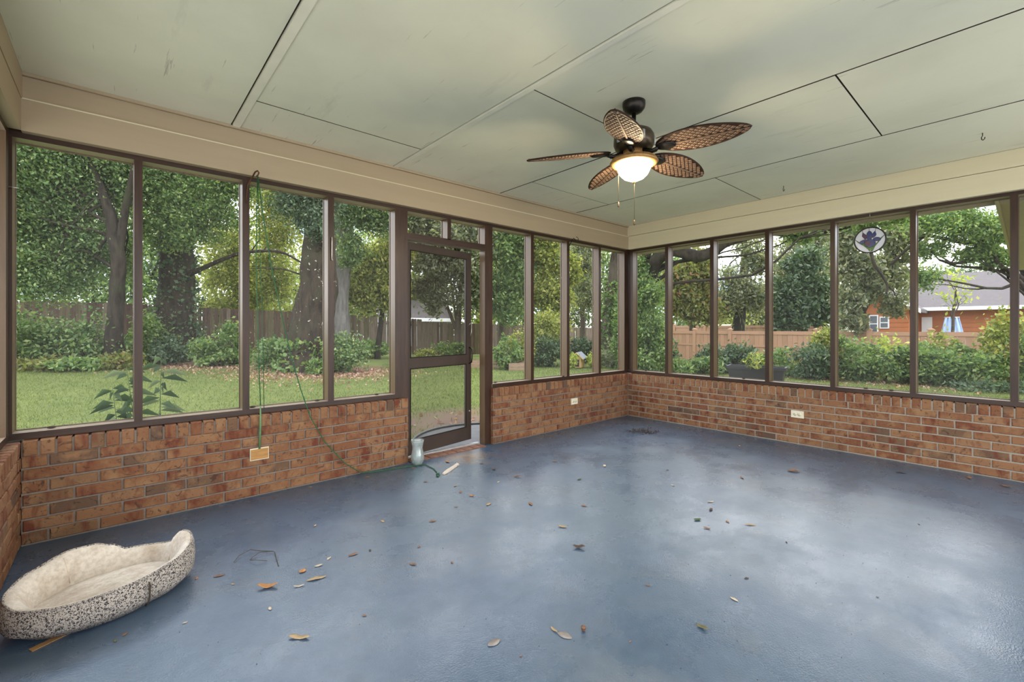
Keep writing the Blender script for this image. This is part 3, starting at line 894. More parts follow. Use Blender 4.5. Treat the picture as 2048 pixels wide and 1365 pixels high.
def tree(name, label, trunk, radii, blobs, leaf, mat, bark='bark_dark', group=None, aspect=0.5, branch_r=0.05, limbs=(), sub=2, droop=None, spread=0.30, ivy=None, moss=None, dens=1.0):
    """trunk: path in world space; blobs: (center, radii, leaf count)"""
    rd = random.Random(name + label)
    base = Vector(trunk[0]); gz = ground_z(base.x, base.y)
    base = Vector((base.x, base.y, min(base.z, gz)))
    root = empty(name, base, label, 'tree', group)
    loc = lambda p: Vector(p) - base
    pts, rr = [], []
    m = 5
    for i in range(len(trunk) - 1):
        for k in range(m):
            t = k / m
            pts.append(loc(Vector(trunk[i]).lerp(Vector(trunk[i + 1]), t)) + Vector((rd.uniform(-1, 1), rd.uniform(-1, 1), 0)) * radii[i] * 0.08)
            rr.append(radii[i] * (1 - t) + radii[i + 1] * t)
    pts.append(loc(trunk[-1])); rr.append(radii[-1])
    if pts[0].z > 0.05:
        pts.insert(0, Vector((pts[0].x, pts[0].y, -0.05))); rr.insert(0, rr[0])
    pts[0].z -= 0.1
    MB().tube(pts, rr, 12, twist=0.06).build('trunk', bark, root)
    bmb = MB()
    for (c, rad, n) in blobs:
        c = loc(c)
        j = max(1, min(len(pts) - 1, int(len(pts) * rd.uniform(0.45, 0.95))))
        s = pts[j]
        r0 = min(rr[j] * 0.55, branch_r * rd.uniform(0.8, 1.5))
        path = wobble(s, c, 7, (c - s).length * 0.10, rd)
        bmb.tube(path, [r0 * (1 - 0.8 * i / 7) for i in range(8)], 6)
        for q in range(sub):
            e = c + Vector((rd.uniform(-1, 1) * rad[0], rd.uniform(-1, 1) * rad[1], rd.uniform(-0.7, 0.9) * rad[2]))
            p2 = wobble(path[rd.randint(3, 6)], e, 5, 0.15, rd)
            bmb.tube(p2, [r0 * 0.4 * (1 - 0.8 * i / 5) for i in range(6)], 5)
    for path, r0, r1 in limbs:
        pp = [loc(p) for p in path]
        # smooth the limb a little
        fine = []
        for i in range(len(pp) - 1):
            for k in range(4):
                fine.append(pp[i].lerp(pp[i + 1], k / 4))
        fine.append(pp[-1])
        for _ in range(2):
            fine = [fine[0]] + [(fine[i - 1] + fine[i] * 2 + fine[i + 1]) / 4 for i in range(1, len(fine) - 1)] + [fine[-1]]
        bmb.tube(fine, [r0 + (r1 - r0) * i / (len(fine) - 1) for i in range(len(fine))], 8, twist=0.05)
    if bmb.v:
        bmb.build('branches', bark, root)
    if blobs:
        P = np.concatenate([cloud(tuple(loc(c)), rad, int(n * 1.7 * dens), clumps=34, spread=spread, hollow=0.15) for c, rad, n in blobs])
        me = leaf_mesh('crown', P, leaf * 0.82, mat, aspect, droop=droop)
        link(bpy.data.objects.new('crown', me), root)
    if ivy:
        imat, z0, z1, n, isz = ivy
        Q = []
        for _ in range(n):
            t = rd.random() ** 1.3; z = z0 + (z1 - z0) * t
            j = min(range(len(pts)), key=lambda i: abs(pts[i].z - z))
            w = rd.uniform(0, 6.283); r_ = rr[j] * rd.uniform(0.95, 1.45)
            Q.append((pts[j].x + r_ * math.cos(w), pts[j].y + r_ * math.sin(w), z))
        link(bpy.data.objects.new('ivy', leaf_mesh('ivy', np.array(Q), isz, imat, 0.8)), root)
    if moss:
        Q, DD = [], []
        for c, n, ln in moss:
            c = loc(c)
            for _ in range(n):
                x, y = rd.gauss(0, 0.5), rd.gauss(0, 0.5)
                top = c.z + rd.gauss(0, 0.25); L = ln * rd.uniform(0.4, 1.2)
                for k in range(7):
                    Q.append((c.x + x + rd.gauss(0, 0.03), c.y + y + rd.gauss(0, 0.03), top - L * k / 7)); DD.append((rd.gauss(0, 0.15), rd.gauss(0, 0.15), -1))
        tag(link(bpy.data.objects.new('hanging_moss', leaf_mesh('hanging_moss', np.array(Q), 0.30, 'foliage_grey', 0.16, D=np.array(DD))), root), kind='stuff')
    return root


def shrub(name, label, px, d, w, h, n, leaf, mat, group=None, aspect=0.55, base=None, z=None, up=0.5, clumps=30):
    leaf *= 0.78; n = int(n * 1.25)
    p = spot(px, d) if base is None else Vector(base)
    gz = ground_z(p.x, p.y) if z is None else z
    root = empty(name, (p.x, p.y, gz), label, 'shrub', group)
    rd = random.Random(label)
    st = MB()
    for k in range(6):
        a = rd.uniform(0, 6.28)
        st.tube(wobble((0, 0, -0.03), (math.cos(a) * w * 0.3, math.sin(a) * w * 0.3, h * rd.uniform(0.5, 0.85)), 5, 0.06, rd), [0.018, 0.016, 0.014, 0.012, 0.009, 0.006], 5)
    st.build('stem', 'bark_brown', root)
    P = cloud((0, 0, h * 0.5), (w * 0.5, w * 0.5, h * 0.5), n, clumps, 0.25, 0.2)
    P[:, 2] = np.maximum(P[:, 2], 0.02)
    link(bpy.data.objects.new('foliage', leaf_mesh('foliage', P, leaf, mat, aspect, up=up)), root)
    return root


def bl(px, py, d, rpx, n, ry=None, dd=None):
    """a crown lobe seen around (px, py), d metres away, rpx wide"""
    r = rpx / F_PX * d; rz_ = (ry or rpx) / F_PX * d
    return (spot3(px, py, d), (r, r if dd is None else dd, rz_), n)


def tp(*a):
    return [spot3(*q) for q in a]


# ------------------------------------------------------------------ trees of the yard, left to right
tree('slender_tree', 'slender forked tree at far left in front of the board fence', tp((225, 745, 13.2), (232, 640, 13.0), (236, 520, 12.8), (222, 430, 12.6), (172, 300, 12.4)),
     [0.27, 0.19, 0.17, 0.13, 0.07],
     [bl(70, 330, 12.5, 90, 5200), bl(170, 340, 13, 90, 5200), bl(60, 450, 12.8, 85, 5200), bl(150, 470, 13.2, 80, 4600), bl(225, 350, 13, 70, 3800),
      bl(60, 550, 12.5, 60, 2200), bl(150, 550, 13, 45, 1300), bl(250, 520, 14.5, 36, 700), bl(20, 400, 12.2, 80, 3600), bl(110, 240, 12.5, 110, 4200), bl(230, 260, 13, 80, 3000)],
     0.125, 'foliage_blue', 'bark_dark', aspect=0.5, dens=1.5,
     limbs=[(tp((236, 520, 12.8), (250, 420, 12.6), (262, 360, 12.4), (275, 300, 12.2)), 0.11, 0.05), (tp((226, 450, 12.6), (150, 410, 12.4), (95, 370, 12.2)), 0.05, 0.02), (tp((210, 400, 12.5), (190, 395, 12.4), (150, 440, 12.2)), 0.03, 0.012)])
tree('oak_tree', 'thick straight oak trunk behind the second screen from the left', tp((350, 735, 15.5), (352, 640, 15.5), (352, 520, 15.5), (348, 380, 15.5), (350, 240, 15.5)),
     [0.70, 0.56, 0.50, 0.46, 0.38],
     [bl(320, 345, 14, 70, 4600), bl(400, 350, 14, 75, 5200), bl(330, 440, 14, 55, 2600), bl(440, 400, 14.5, 60, 3400), bl(380, 440, 14, 50, 2200), bl(360, 250, 14, 100, 3600), bl(450, 300, 14.5, 70, 2600)],
     0.135, 'foliage_mid', 'bark_lichen', branch_r=0.12, dens=1.4,
     limbs=[(tp((356, 560, 15.5), (420, 530, 15), (480, 505, 14.6), (560, 500, 14.5), (610, 530, 14.5)), 0.09, 0.025), (tp((300, 560, 15.5), (325, 510, 15.5), (345, 480, 15.5)), 0.04, 0.05)],
     ivy=('foliage_dark', 0.2, 4.5, 1500, 0.14))
tree('leaning_oak_tree', 'dark leaning oak trunk with pale lichen behind the cord', tp((622, 752, 13.3), (626, 690, 13.3), (632, 600, 13.3), (640, 500, 13.3), (648, 400, 13.3), (655, 260, 13.3)),
     [0.92, 0.66, 0.55, 0.46, 0.40, 0.32],
     [bl(615, 395, 12.8, 55, 3600), bl(640, 330, 12.8, 70, 3600), bl(640, 450, 12.6, 32, 900), bl(600, 330, 12.8, 60, 1600)],
     0.13, 'foliage_dark', 'bark_lichen', branch_r=0.1, dens=1.4, ivy=('foliage_mid', 0.0, 1.1, 900, 0.13),
     limbs=[(tp((632, 560, 13.3), (560, 535, 13.6), (500, 538, 14)), 0.035, 0.01)])
tree('grey_trunk_tree', 'pale grey trunk just right of the leaning oak', tp((676, 710, 17.5), (680, 600, 17.5), (688, 500, 17.5), (694, 400, 17.5), (700, 280, 17.5)),
     [0.42, 0.34, 0.31, 0.28, 0.22],
     [bl(710, 420, 16, 48, 3600), bl(760, 430, 16.5, 48, 3800), bl(700, 500, 16, 30, 1200), bl(770, 370, 16.5, 70, 3000), bl(720, 330, 16, 70, 2600)],
     0.15, 'foliage_blue', 'bark_grey', branch_r=0.08, dens=1.4)
tree('understory_tree', 'yellow-green understory tree with arching twigs behind the cord screen', tp((470, 690, 20), (480, 600, 20), (500, 520, 20)), [0.12, 0.09, 0.06],
     [bl(540, 400, 19, 50, 2600), bl(470, 560, 19.5, 55, 2600), bl(540, 560, 19.5, 42, 1900), bl(560, 470, 19, 45, 1700), bl(450, 480, 19.5, 45, 1700), bl(575, 340, 19, 40, 1000), bl(520, 600, 20, 40, 900), bl(440, 620, 19, 30, 900)],
     0.165, 'foliage_yellow', 'bark_dark', spread=0.36, dens=1.5)
tree('crooked_tree', 'crooked yellow-green tree left of the door above the fence', tp((755, 700, 19), (765, 620, 19), (775, 560, 19)), [0.13, 0.09, 0.06],
     [bl(745, 540, 18.5, 45, 2600), bl(775, 580, 18.5, 40, 1900), bl(725, 590, 18.5, 36, 1500), bl(790, 500, 18.5, 40, 1700), bl(720, 520, 18.6, 30, 900)],
     0.21, 'foliage_yellow', 'bark_dark', spread=0.34, limbs=[(tp((735, 530, 18.5), (770, 535, 18.5), (790, 545, 18.5)), 0.05, 0.03), (tp((735, 625, 18.5), (765, 620, 18.5), (790, 590, 18.5)), 0.03, 0.05)])
tree('multi_stem_tree', 'multi-stemmed tree rising above the fence behind the door', tp((912, 720, 21), (918, 620, 21), (925, 540, 21)), [0.16, 0.13, 0.08],
     [bl(860, 520, 20, 42, 2600), bl(920, 530, 20, 40, 2400), bl(870, 590, 20.5, 34, 1500), bl(935, 590, 20.5, 36, 1700), bl(890, 470, 20, 60, 3000), bl(840, 450, 20, 50, 2400), bl(945, 470, 20, 44, 2000), bl(830, 570, 20.5, 26, 800)],
     0.23, 'foliage_grey', 'bark_brown', limbs=[(tp((912, 660, 21), (890, 600, 21), (870, 560, 21)), 0.09, 0.04), (tp((915, 660, 21), (905, 590, 21), (900, 540, 21)), 0.07, 0.03)])
tree('bright_tree', 'bright green tree just right of the screen door', tp((1000, 700, 22), (1005, 600, 22), (1010, 500, 22)), [0.16, 0.12, 0.08],
     [bl(1005, 500, 21, 38, 2600), bl(1035, 560, 21, 34, 2000), bl(1010, 610, 21, 34, 1800), bl(1040, 480, 21, 32, 1500), bl(985, 570, 21, 26, 1100), bl(1020, 430, 21, 50, 2200)],
     0.23, 'foliage_mid', 'bark_brown', spread=0.34)
tree('golden_tree', 'golden-green tree filling the second screen right of the door', tp((1098, 700, 22), (1098, 600, 22), (1100, 500, 22)), [0.16, 0.12, 0.08],
     [bl(1100, 520, 21, 36, 2600), bl(1085, 580, 21, 32, 1900), bl(1115, 600, 21, 30, 1600), bl(1095, 460, 21, 44, 2200), bl(1140, 540, 21.5, 28, 1100)],
     0.23, 'foliage_yellow', 'bark_brown')
tree('mossy_tree', 'grey-green feathery tree above the small kennel', tp((1165, 700, 25), (1165, 620, 25), (1165, 520, 25)), [0.17, 0.13, 0.08],
     [bl(1160, 530, 24, 34, 2400), bl(1170, 590, 24, 32, 1700), bl(1165, 470, 24, 40, 2000)], 0.26, 'foliage_grey', 'bark_brown', aspect=0.3)
tree('corner_oak_tree', 'oak trunk leaning right behind the far corner screen', tp((1212, 712, 18), (1218, 640, 18), (1224, 580, 18), (1232, 520, 18), (1246, 440, 18)), [0.34, 0.27, 0.25, 0.23, 0.19],
     [bl(1200, 440, 17, 40, 1900), bl(1250, 430, 17, 44, 2000), bl(1232, 620, 17.8, 18, 700, 60)], 0.2, 'foliage_mid', 'bark_brown', ivy=('foliage_mid', 0.0, 3.4, 900, 0.16))
tree('live_oak_tree', 'spreading live oak whose long mossy limb arches above the tan fence', tp((1290, 720, 14.5), (1288, 640, 14.5), (1296, 570, 14.3), (1305, 520, 14)), [0.34, 0.28, 0.26, 0.22],
     [bl(1290, 590, 13.6, 30, 1800), bl(1300, 660, 14, 32, 2000), bl(1380, 470, 12.5, 32, 700, 10), bl(1270, 540, 14, 26, 1300), bl(1610, 462, 11.5, 40, 1200, 18), bl(1760, 430, 10.5, 55, 1700, 26),
      bl(1520, 440, 12, 40, 900, 16), bl(1310, 480, 13.8, 30, 900, 16)],
     0.15, 'foliage_mid', 'bark_dark', branch_r=0.05,
     limbs=[(tp((1298, 560, 14.3), (1310, 520, 13.8), (1345, 498, 13.2), (1395, 515, 12.8), (1425, 505, 12.6), (1450, 484, 12.3), (1530, 462, 12), (1600, 468, 11.6), (1680, 455, 11.2), (1760, 430, 10.8)), 0.22, 0.08),
            (tp((1715, 447, 11.0), (1738, 480, 11), (1742, 505, 11), (1748, 530, 11), (1765, 552, 11), (1776, 572, 11), (1772, 588, 11)), 0.045, 0.024), (tp((1776, 572, 11), (1788, 583, 11), (1790, 592, 11)), 0.022, 0.013),
            (tp((1290, 520, 14), (1275, 535, 14), (1262, 560, 14)), 0.10, 0.05), (tp((1300, 510, 14), (1280, 505, 14), (1262, 508, 14)), 0.16, 0.10)],
     ivy=('foliage_mid', 0.0, 2.6, 700, 0.13))
tree('autumn_tree', 'olive tree with reddish leaves beyond the tan fence', tp((1385, 690, 22), (1385, 600, 22), (1388, 540, 22)), [0.16, 0.12, 0.07],
     [bl(1385, 560, 21, 36, 2300), bl(1365, 610, 21, 32, 1800), bl(1405, 620, 21, 32, 1800), bl(1395, 520, 21, 26, 900), bl(1350, 560, 21.5, 26, 1000)], 0.24, 'foliage_autumn', 'bark_brown')
tree('moss_draped_tree', 'slender dark trunk draped in grey moss beyond the tan fence', tp((1474, 680, 24), (1480, 620, 24), (1486, 560, 24), (1492, 500, 24), (1496, 440, 24)), [0.34, 0.27, 0.24, 0.18, 0.10],
     [bl(1470, 560, 23, 30, 900), bl(1515, 590, 23, 28, 900), bl(1500, 500, 23, 34, 1000), bl(1455, 600, 23, 22, 600), bl(1520, 530, 23, 22, 600), bl(1440, 620, 24, 24, 700)], 0.24, 'foliage_grey', 'bark_dark', spread=0.4,
     moss=[(spot3(1460, 560, 23.5), 26, 2.2), (spot3(1500, 580, 23.5), 30, 2.4), (spot3(1520, 545, 23.5), 22, 2.0), (spot3(1470, 510, 23.5), 18, 1.8)])
tree('dark_magnolia_tree', 'dense dark magnolia above the tan fence in mid-view', tp((1612, 690, 21), (1606, 640, 21), (1604, 560, 21)), [0.17, 0.14, 0.09],
     [bl(1575, 590, 20, 34, 2300), bl(1615, 580, 20, 38, 2900), bl(1595, 630, 20, 34, 2000), bl(1640, 620, 20, 30, 1700), bl(1605, 530, 20, 34, 1500), bl(1560, 640, 20.4, 24, 900)], 0.25, 'foliage_dark', 'bark_dark',
     limbs=[(tp((1590, 640, 20.4), (1597, 655, 20), (1604, 672, 20)), 0.06, 0.11)])
tree('tall_grey_tree', 'tall thin tree with sparse grey leaves behind the magnolia', tp((1640, 690, 26), (1636, 600, 26), (1630, 480, 26)), [0.22, 0.18, 0.12],
     [bl(1590, 500, 25, 34, 900), bl(1640, 520, 25, 34, 1000), bl(1570, 540, 25, 26, 600), bl(1655, 470, 25, 34, 800)], 0.28, 'foliage_grey', 'bark_dark', spread=0.42)
tree('fence_oak_tree', 'grey-green oak standing behind the stained glass flower', tp((1725, 700, 16), (1722, 620, 16), (1728, 540, 16)), [0.18, 0.15, 0.10],
     [bl(1697, 600, 15, 26, 1200), bl(1705, 640, 15, 22, 800), bl(1790, 610, 15, 26, 500), bl(1715, 530, 15, 36, 1500), bl(1780, 540, 15.4, 36, 1100), bl(1800, 470, 15, 44, 1700), bl(1700, 480, 15, 34, 1300), bl(1745, 575, 15, 26, 600)],
     0.19, 'foliage_grey', 'bark_dark')
tree('overhanging_oak_tree', 'green oak crown hanging high over the orange house', tp((2085, 760, 13), (2075, 600, 13), (2040, 470, 13)), [0.25, 0.22, 0.15],
     [bl(1880, 440, 12.5, 46, 2600, 30), bl(1940, 450, 12.5, 44, 2600, 32), bl(1990, 470, 12.5, 34, 1900), bl(1860, 500, 13, 26, 700, 18), bl(1950, 510, 13, 34, 1000, 16), bl(1850, 560, 13, 22, 500), bl(1990, 520, 13, 24, 700)],
     0.125, 'foliage_mid', 'bark_dark', spread=0.36, limbs=[(tp((1850, 470, 13), (1800, 510, 13.2), (1782, 530, 13.4)), 0.05, 0.03), (tp((2040, 470, 13), (1960, 490, 13), (1900, 480, 13), (1850, 470, 13)), 0.11, 0.04), (tp((1980, 500, 13), (1920, 530, 13), (1880, 520, 13)), 0.06, 0.02)])
tree('yellow_sapling', 'small yellow-leaved sapling in front of the grey house roof', tp((1905, 700, 15), (1906, 640, 15), (1912, 580, 15)), [0.05, 0.04, 0.02],
     [bl(1918, 565, 15, 18, 46), bl(1900, 600, 15, 18, 34), bl(1930, 590, 15, 16, 26), bl(1895, 545, 15, 14, 20)], 0.17, 'foliage_lime', 'bark_brown', spread=0.6)

# ------------------------------------------------------------------ far tree line
far = [(-60, 400, 'blue', 34), (60, 390, 'mid', 36), (190, 380, 'blue', 34), (330, 400, 'mid', 36), (470, 480, 'yellow', 38), (590, 500, 'yellow', 44), (700, 460, 'mid', 40), (790, 470, 'yellow', 40), (870, 460, 'mid', 42),
       (960, 470, 'yellow', 40), (1050, 480, 'mid', 42), (1130, 490, 'grey', 42), (1210, 490, 'mid', 42), (1290, 500, 'blue', 44), (1370, 540, 'yellow', 46), (1450, 600, 'yellow', 52), (1540, 570, 'grey', 50), (1650, 540, 'grey', 48), (1760, 520, 'grey', 48), (1850, 545, 'blue', 48), (1950, 540, 'dark', 48), (2060, 530, 'blue', 48), (2180, 520, 'mid', 46)]
FARW = ['beyond the left picture edge', 'behind the far left screen', 'behind the slender forked tree', 'behind the thick straight oak', 'behind the cord post', 'left of the leaning oak trunk', 'right of the grey trunk',
        'behind the crooked tree left of the door', 'behind the hinge side of the door', 'behind the handle side of the door', 'behind the first narrow screen right of the door', 'behind the kennel and its mossy tree', 'behind the far corner screen',
        'behind the live oak trunk', 'behind the reddish olive tree', 'left of the moss-draped trunk', 'right of the moss-draped trunk', 'behind the dark magnolia', 'behind the stained glass flower', 'behind the orange gable',
        'above the grey house roof', 'behind the last post at right', 'beyond the right picture edge']
for i, (px, ytop, mt, d) in enumerate(far):
    top = spot3(px, ytop, d); b = spot3(px, 690, d)
    rr_ = 2.9 if px < 1300 else 3.2
    hh = top.z - 1.0
    bls = []
    for k in range(5):
        a = random.uniform(0, 6.28)
        bls.append((Vector((top.x + math.cos(a) * 1.6, top.y + math.sin(a) * 1.6, 1.0 + hh * (0.06 + 0.21 * k))), (rr_ * (1.25 if k == 0 else 1), rr_, hh * 0.20 + 0.5), 850))
    tree('distant_tree', 'distant ' + {'blue': 'bluish', 'mid': 'green', 'yellow': 'yellowish', 'grey': 'greyish', 'dark': 'dark'}[mt] + ' tree crown ' + FARW[i], [b, Vector((top.x, top.y, top.z * 0.6))], [0.3, 0.12], bls, 0.46, 'foliage_' + mt, 'bark_dark', 'distant tree line', sub=0, spread=0.42)

# ------------------------------------------------------------------ wooden fence along the back
FA, FB = spot(60, 15.0), spot(1040, 26.0)
fdir = (FB - FA).normalized(); flen = (FB - FA).length
fang = math.atan2(fdir.y, fdir.x)
fo = FA - fdir * 2.0
fence = empty('wooden_fence', (fo.x, fo.y, 0), 'weathered dark wooden board fence across the back of the yard', 'fence', rz=fang)
tot = flen + 8.5
BH = 1.78
bm_ = []
for mt in ('fence_wood', 'fence_wood_green', 'fence_wood_grey'):
    w, hh, t = 0.066, BH, 0.010
    prof = [(-w, 0), (w, 0), (w, hh - 0.03), (w - 0.03, hh), (-w + 0.03, hh), (-w, hh - 0.03)]
    v = [(a, -t, z) for a, z in prof] + [(a, t, z) for a, z in prof]
    fcs = [tuple(range(6)), tuple(range(11, 5, -1))] + [(k, 6 + k, 6 + (k + 1) % 6, (k + 1) % 6) for k in range(6)]
    me = MB().add(v, fcs).mesh('board', mt)
    bm2 = bmesh.new(); bm2.from_mesh(me); bmesh.ops.recalc_face_normals(bm2, faces=bm2.faces); bm2.to_mesh(me); bm2.free()
    bm_.append(me)
s_ = 0.0
while s_ < tot:
    p = fo + fdir * s_
    fr_ = s_ / tot
    wts = (6, 2, 1) if fr_ < 0.45 else (1, 3, 6)
    o = bpy.data.objects.new('board', random.choices(bm_, wts)[0])
    link(o, fence)
    hs = 1.0 if s_ < flen * 0.8 else 0.94
    o.location = (s_, random.uniform(-0.006, 0.006), ground_z(p.x, p.y) + 0.22 * (1 - fr_) - 0.02 + random.uniform(-0.012, 0.012))
    o.rotation_euler = (0, R(random.uniform(-0.5, 0.5)), 0); o.scale.z = hs
    s_ += 0.137 + (0.012 if random.random() < 0.12 else 0)
for zz in (0.35, 1.45):
    pz = lambda s: ground_z(*(fo + fdir * s).xy) + 0.22 * (1 - s / tot) + zz
    MB().tube([(s, 0.04, pz(s)) for s in np.linspace(0, tot, 12)], 0.035, 4, smooth=False).build('rail', 'fence_wood', fence)

# ------------------------------------------------------------------ tan fence along the right
XF = 18.6
ys_f = [10.9 - 1.49 * k for k in range(9)]


def tan_fence(name, label, xf, ys, ztop, zbot, mat2='tan_vinyl_dark', mid=True):
    f = empty(name, (xf, ys[-1], zbot), label, 'fence')
    z0 = Vector((xf, ys[-1], zbot))

    def P(nm, mt, a, b):
        o = bar(nm, mt, a, b, None); o.location -= z0; o.parent = f
        return o
    for y in ys:
        P('post', 'tan_vinyl', (xf - 0.07, y - 0.065, zbot), (xf + 0.06, y + 0.065, ztop + 0.05))
        m = MB().lathe([(0.115, 0), (0.115, 0.025), (0.01, 0.075)], 4, smooth=False).build('post_cap', 'tan_vinyl', f, Vector((xf, y, ztop + 0.05)) - z0)
        m.rotation_euler = (0, 0, R(45))
    for a, b in zip(ys, ys[1:]):
        y0, y1 = b + 0.065, a - 0.065
        P('rail', 'tan_vinyl', (xf - 0.035, y0, ztop - 0.13), (xf + 0.03, y1, ztop))
        P('rail', 'tan_vinyl', (xf - 0.035, y0, zbot + 0.02), (xf + 0.03, y1, zbot + 0.16))
        if mid:
            zm = zbot + (ztop - zbot) * 0.62
            P('rail', 'tan_vinyl', (xf - 0.035, y0, zm - 0.05), (xf + 0.03, y1, zm + 0.03))
        k = max(1, round((y1 - y0) / 0.17)); w = (y1 - y0) / k
        for i in range(k):
            P('board', 'tan_vinyl' if random.random() < 0.7 else mat2, (xf - 0.012, y0 + i * w + 0.004, zbot + 0.1), (xf + 0.012, y0 + (i + 1) * w - 0.004, ztop - 0.05))
    return f


tan_fence('tan_fence', 'tan plank fence with capped posts behind the shrubs', XF, ys_f, 1.09, -0.40)
tan_fence('tan_fence', 'second tan fence standing farther back above the first', 27.0, [17.0 - 2.0 * k for k in range(6)], 1.36, -0.55, mid=False)
FB_OBJ = None

# ------------------------------------------------------------------ neighbouring houses
def slab(name, mat, pts, th, parent):
    """a roof plane: quad extruded downwards"""
    v = [Vector(p) for p in pts] + [Vector(p) - Vector((0, 0, th)) for p in pts]
    return MB().add(v, [(0, 1, 2, 3), (7, 6, 5, 4), (0, 4, 5, 1), (1, 5, 6, 2), (2, 6, 7, 3), (3, 7, 4, 0)]).build(name, mat, parent)


hx0 = 27.5
ho = Vector((hx0, 2.0, -0.5))
house = empty('orange_house', ho, 'orange sided house with long grey roof beyond the tan fence', 'house')
L = lambda x, y, z: Vector((x, y, z)) - ho


def HB(nm, mt, a, b, par=None):
    o = bar(nm, mt, a, b, None)
    base = ho if par is None else ho + par.location
    o.location -= base; o.parent = house if par is None else par
    return o


HB('wall', 'orange_siding', (hx0, -9, -0.5), (hx0 + 8, 3.6, 2.05))
for k in range(9):
    HB('siding_board', 'orange_siding', (hx0 - 0.03, -9, 0.30 + 0.19 * k), (hx0, 3.4, 0.475 + 0.19 * k))
slab('roof', 'shingle_grey', [L(hx0 - 0.6, -9.5, 2.12), L(hx0 - 0.6, 3.9, 2.12), L(hx0 + 4, 3.9, 3.95), L(hx0 + 4, -9.5, 3.95)], 0.12, house)
slab('roof', 'shingle_grey', [L(hx0 + 8.6, -9.5, 2.12), L(hx0 + 4, -9.5, 3.95), L(hx0 + 4, 3.9, 3.95), L(hx0 + 8.6, 3.9, 2.12)], 0.12, house)
HB('gutter', 'white_paint', (hx0 - 0.70, -9.5, 1.97), (hx0 - 0.6, 3.9, 2.12))
# the gabled bay at its end
gy0, gy1, gxm = 3.35, 5.05, hx0 - 2.2
MB().add([L(gxm, gy0, -0.5), L(gxm, gy1, -0.5), L(gxm, gy1, 2.1), L(gxm, (gy0 + gy1) / 2, 2.75), L(gxm, gy0, 2.1),
          L(gxm + 6, gy0, -0.5), L(gxm + 6, gy1, -0.5), L(gxm + 6, gy1, 2.1), L(gxm + 6, (gy0 + gy1) / 2, 2.75), L(gxm + 6, gy0, 2.1)],
         [(0, 1, 2, 3, 4), (9, 8, 7, 6, 5), (0, 4, 9, 5), (1, 6, 7, 2), (4, 3, 8, 9), (3, 2, 7, 8), (0, 5, 6, 1)]).build('gable_wall', 'orange_siding', house)
for k in range(9):
    HB('siding_board', 'orange_siding', (gxm - 0.03, gy0, 0.30 + 0.19 * k), (gxm, gy1, 0.475 + 0.19 * k))
ym = (gy0 + gy1) / 2
slab('gable_roof', 'shingle_grey', [L(gxm - 0.4, gy1 + 0.4, 2.0), L(gxm + 6, gy1 + 0.4, 2.0), L(gxm + 6, ym, 2.92), L(gxm - 0.4, ym, 2.92)], 0.14, house)
slab('gable_roof', 'shingle_grey', [L(gxm - 0.4, ym, 2.92), L(gxm + 6, ym, 2.92), L(gxm + 6, gy0 - 0.4, 2.0), L(gxm - 0.4, gy0 - 0.4, 2.0)], 0.14, house)
slab('barge_board', 'white_paint', [L(gxm - 0.44, gy1 + 0.42, 2.0), L(gxm - 0.40, gy1 + 0.42, 2.0), L(gxm - 0.40, ym, 2.92), L(gxm - 0.44, ym, 2.92)], 0.18, house)
slab('barge_board', 'white_paint', [L(gxm - 0.44, ym, 2.92), L(gxm - 0.40, ym, 2.92), L(gxm - 0.40, gy0 - 0.42, 2.0), L(gxm - 0.44, gy0 - 0.42, 2.0)], 0.18, house)
for (yc, w, z0, z1) in ((4.53, 0.24, 1.06, 1.74), (4.16, 0.24, 1.24, 1.66)):
    fr = HB('window', 'white_paint', (gxm - 0.08, yc - w / 2 - 0.045, z0 - 0.05), (gxm - 0.03, yc + w / 2 + 0.045, z1 + 0.05))
    zm = (z0 + z1) / 2
    HB('pane', 'window_glass', (gxm - 0.095, yc - w / 2, z0), (gxm - 0.08, yc + w / 2, zm - 0.025), fr)
    HB('pane', 'window_glass', (gxm - 0.095, yc - w / 2, zm + 0.025), (gxm - 0.08, yc + w / 2, z1), fr)
HB('corner_board', 'white_paint', (gxm - 0.06, gy1 - 0.1, 0), (gxm + 0.05, gy1 + 0.05, 2.0))
HB('door', 'white_paint', (hx0 - 0.08, 2.85, 0.0), (hx0 - 0.03, 3.2, 1.7))
HB('window', 'window_glass', (hx0 - 0.08, -1.4, 1.55), (hx0 - 0.03, -0.4, 1.78))
tp0 = Vector((hx0 - 0.9, 2.15, -0.5))
tarp = empty('blue_tarp', tp0, 'pale blue tarp hanging in folds against the orange house', 'tarp')
v, q = [], []
nseg = 14
for i in range(nseg + 1):
    t = i / nseg
    for z, sp in ((0.0, 0.55), (1.15, 0.42), (2.15, 0.22)):
        v.append((math.sin(i * 1.9) * 0.05, (t - 0.5) * 2 * sp, z))
for i in range(nseg):
    for k in range(2):
        q.append((i * 3 + k, (i + 1) * 3 + k, (i + 1) * 3 + k + 1, i * 3 + k + 1))
mm = MB().add(v, q, 0, True).build('sheet', 'tarp_blue', tarp); mm.modifiers.new('thick', 'SOLIDIFY').thickness = 0.012
MB().tube([(0, -0.24, 2.16), (0, 0.24, 2.16)], 0.02, 6).build('rod', 'steel', tarp)

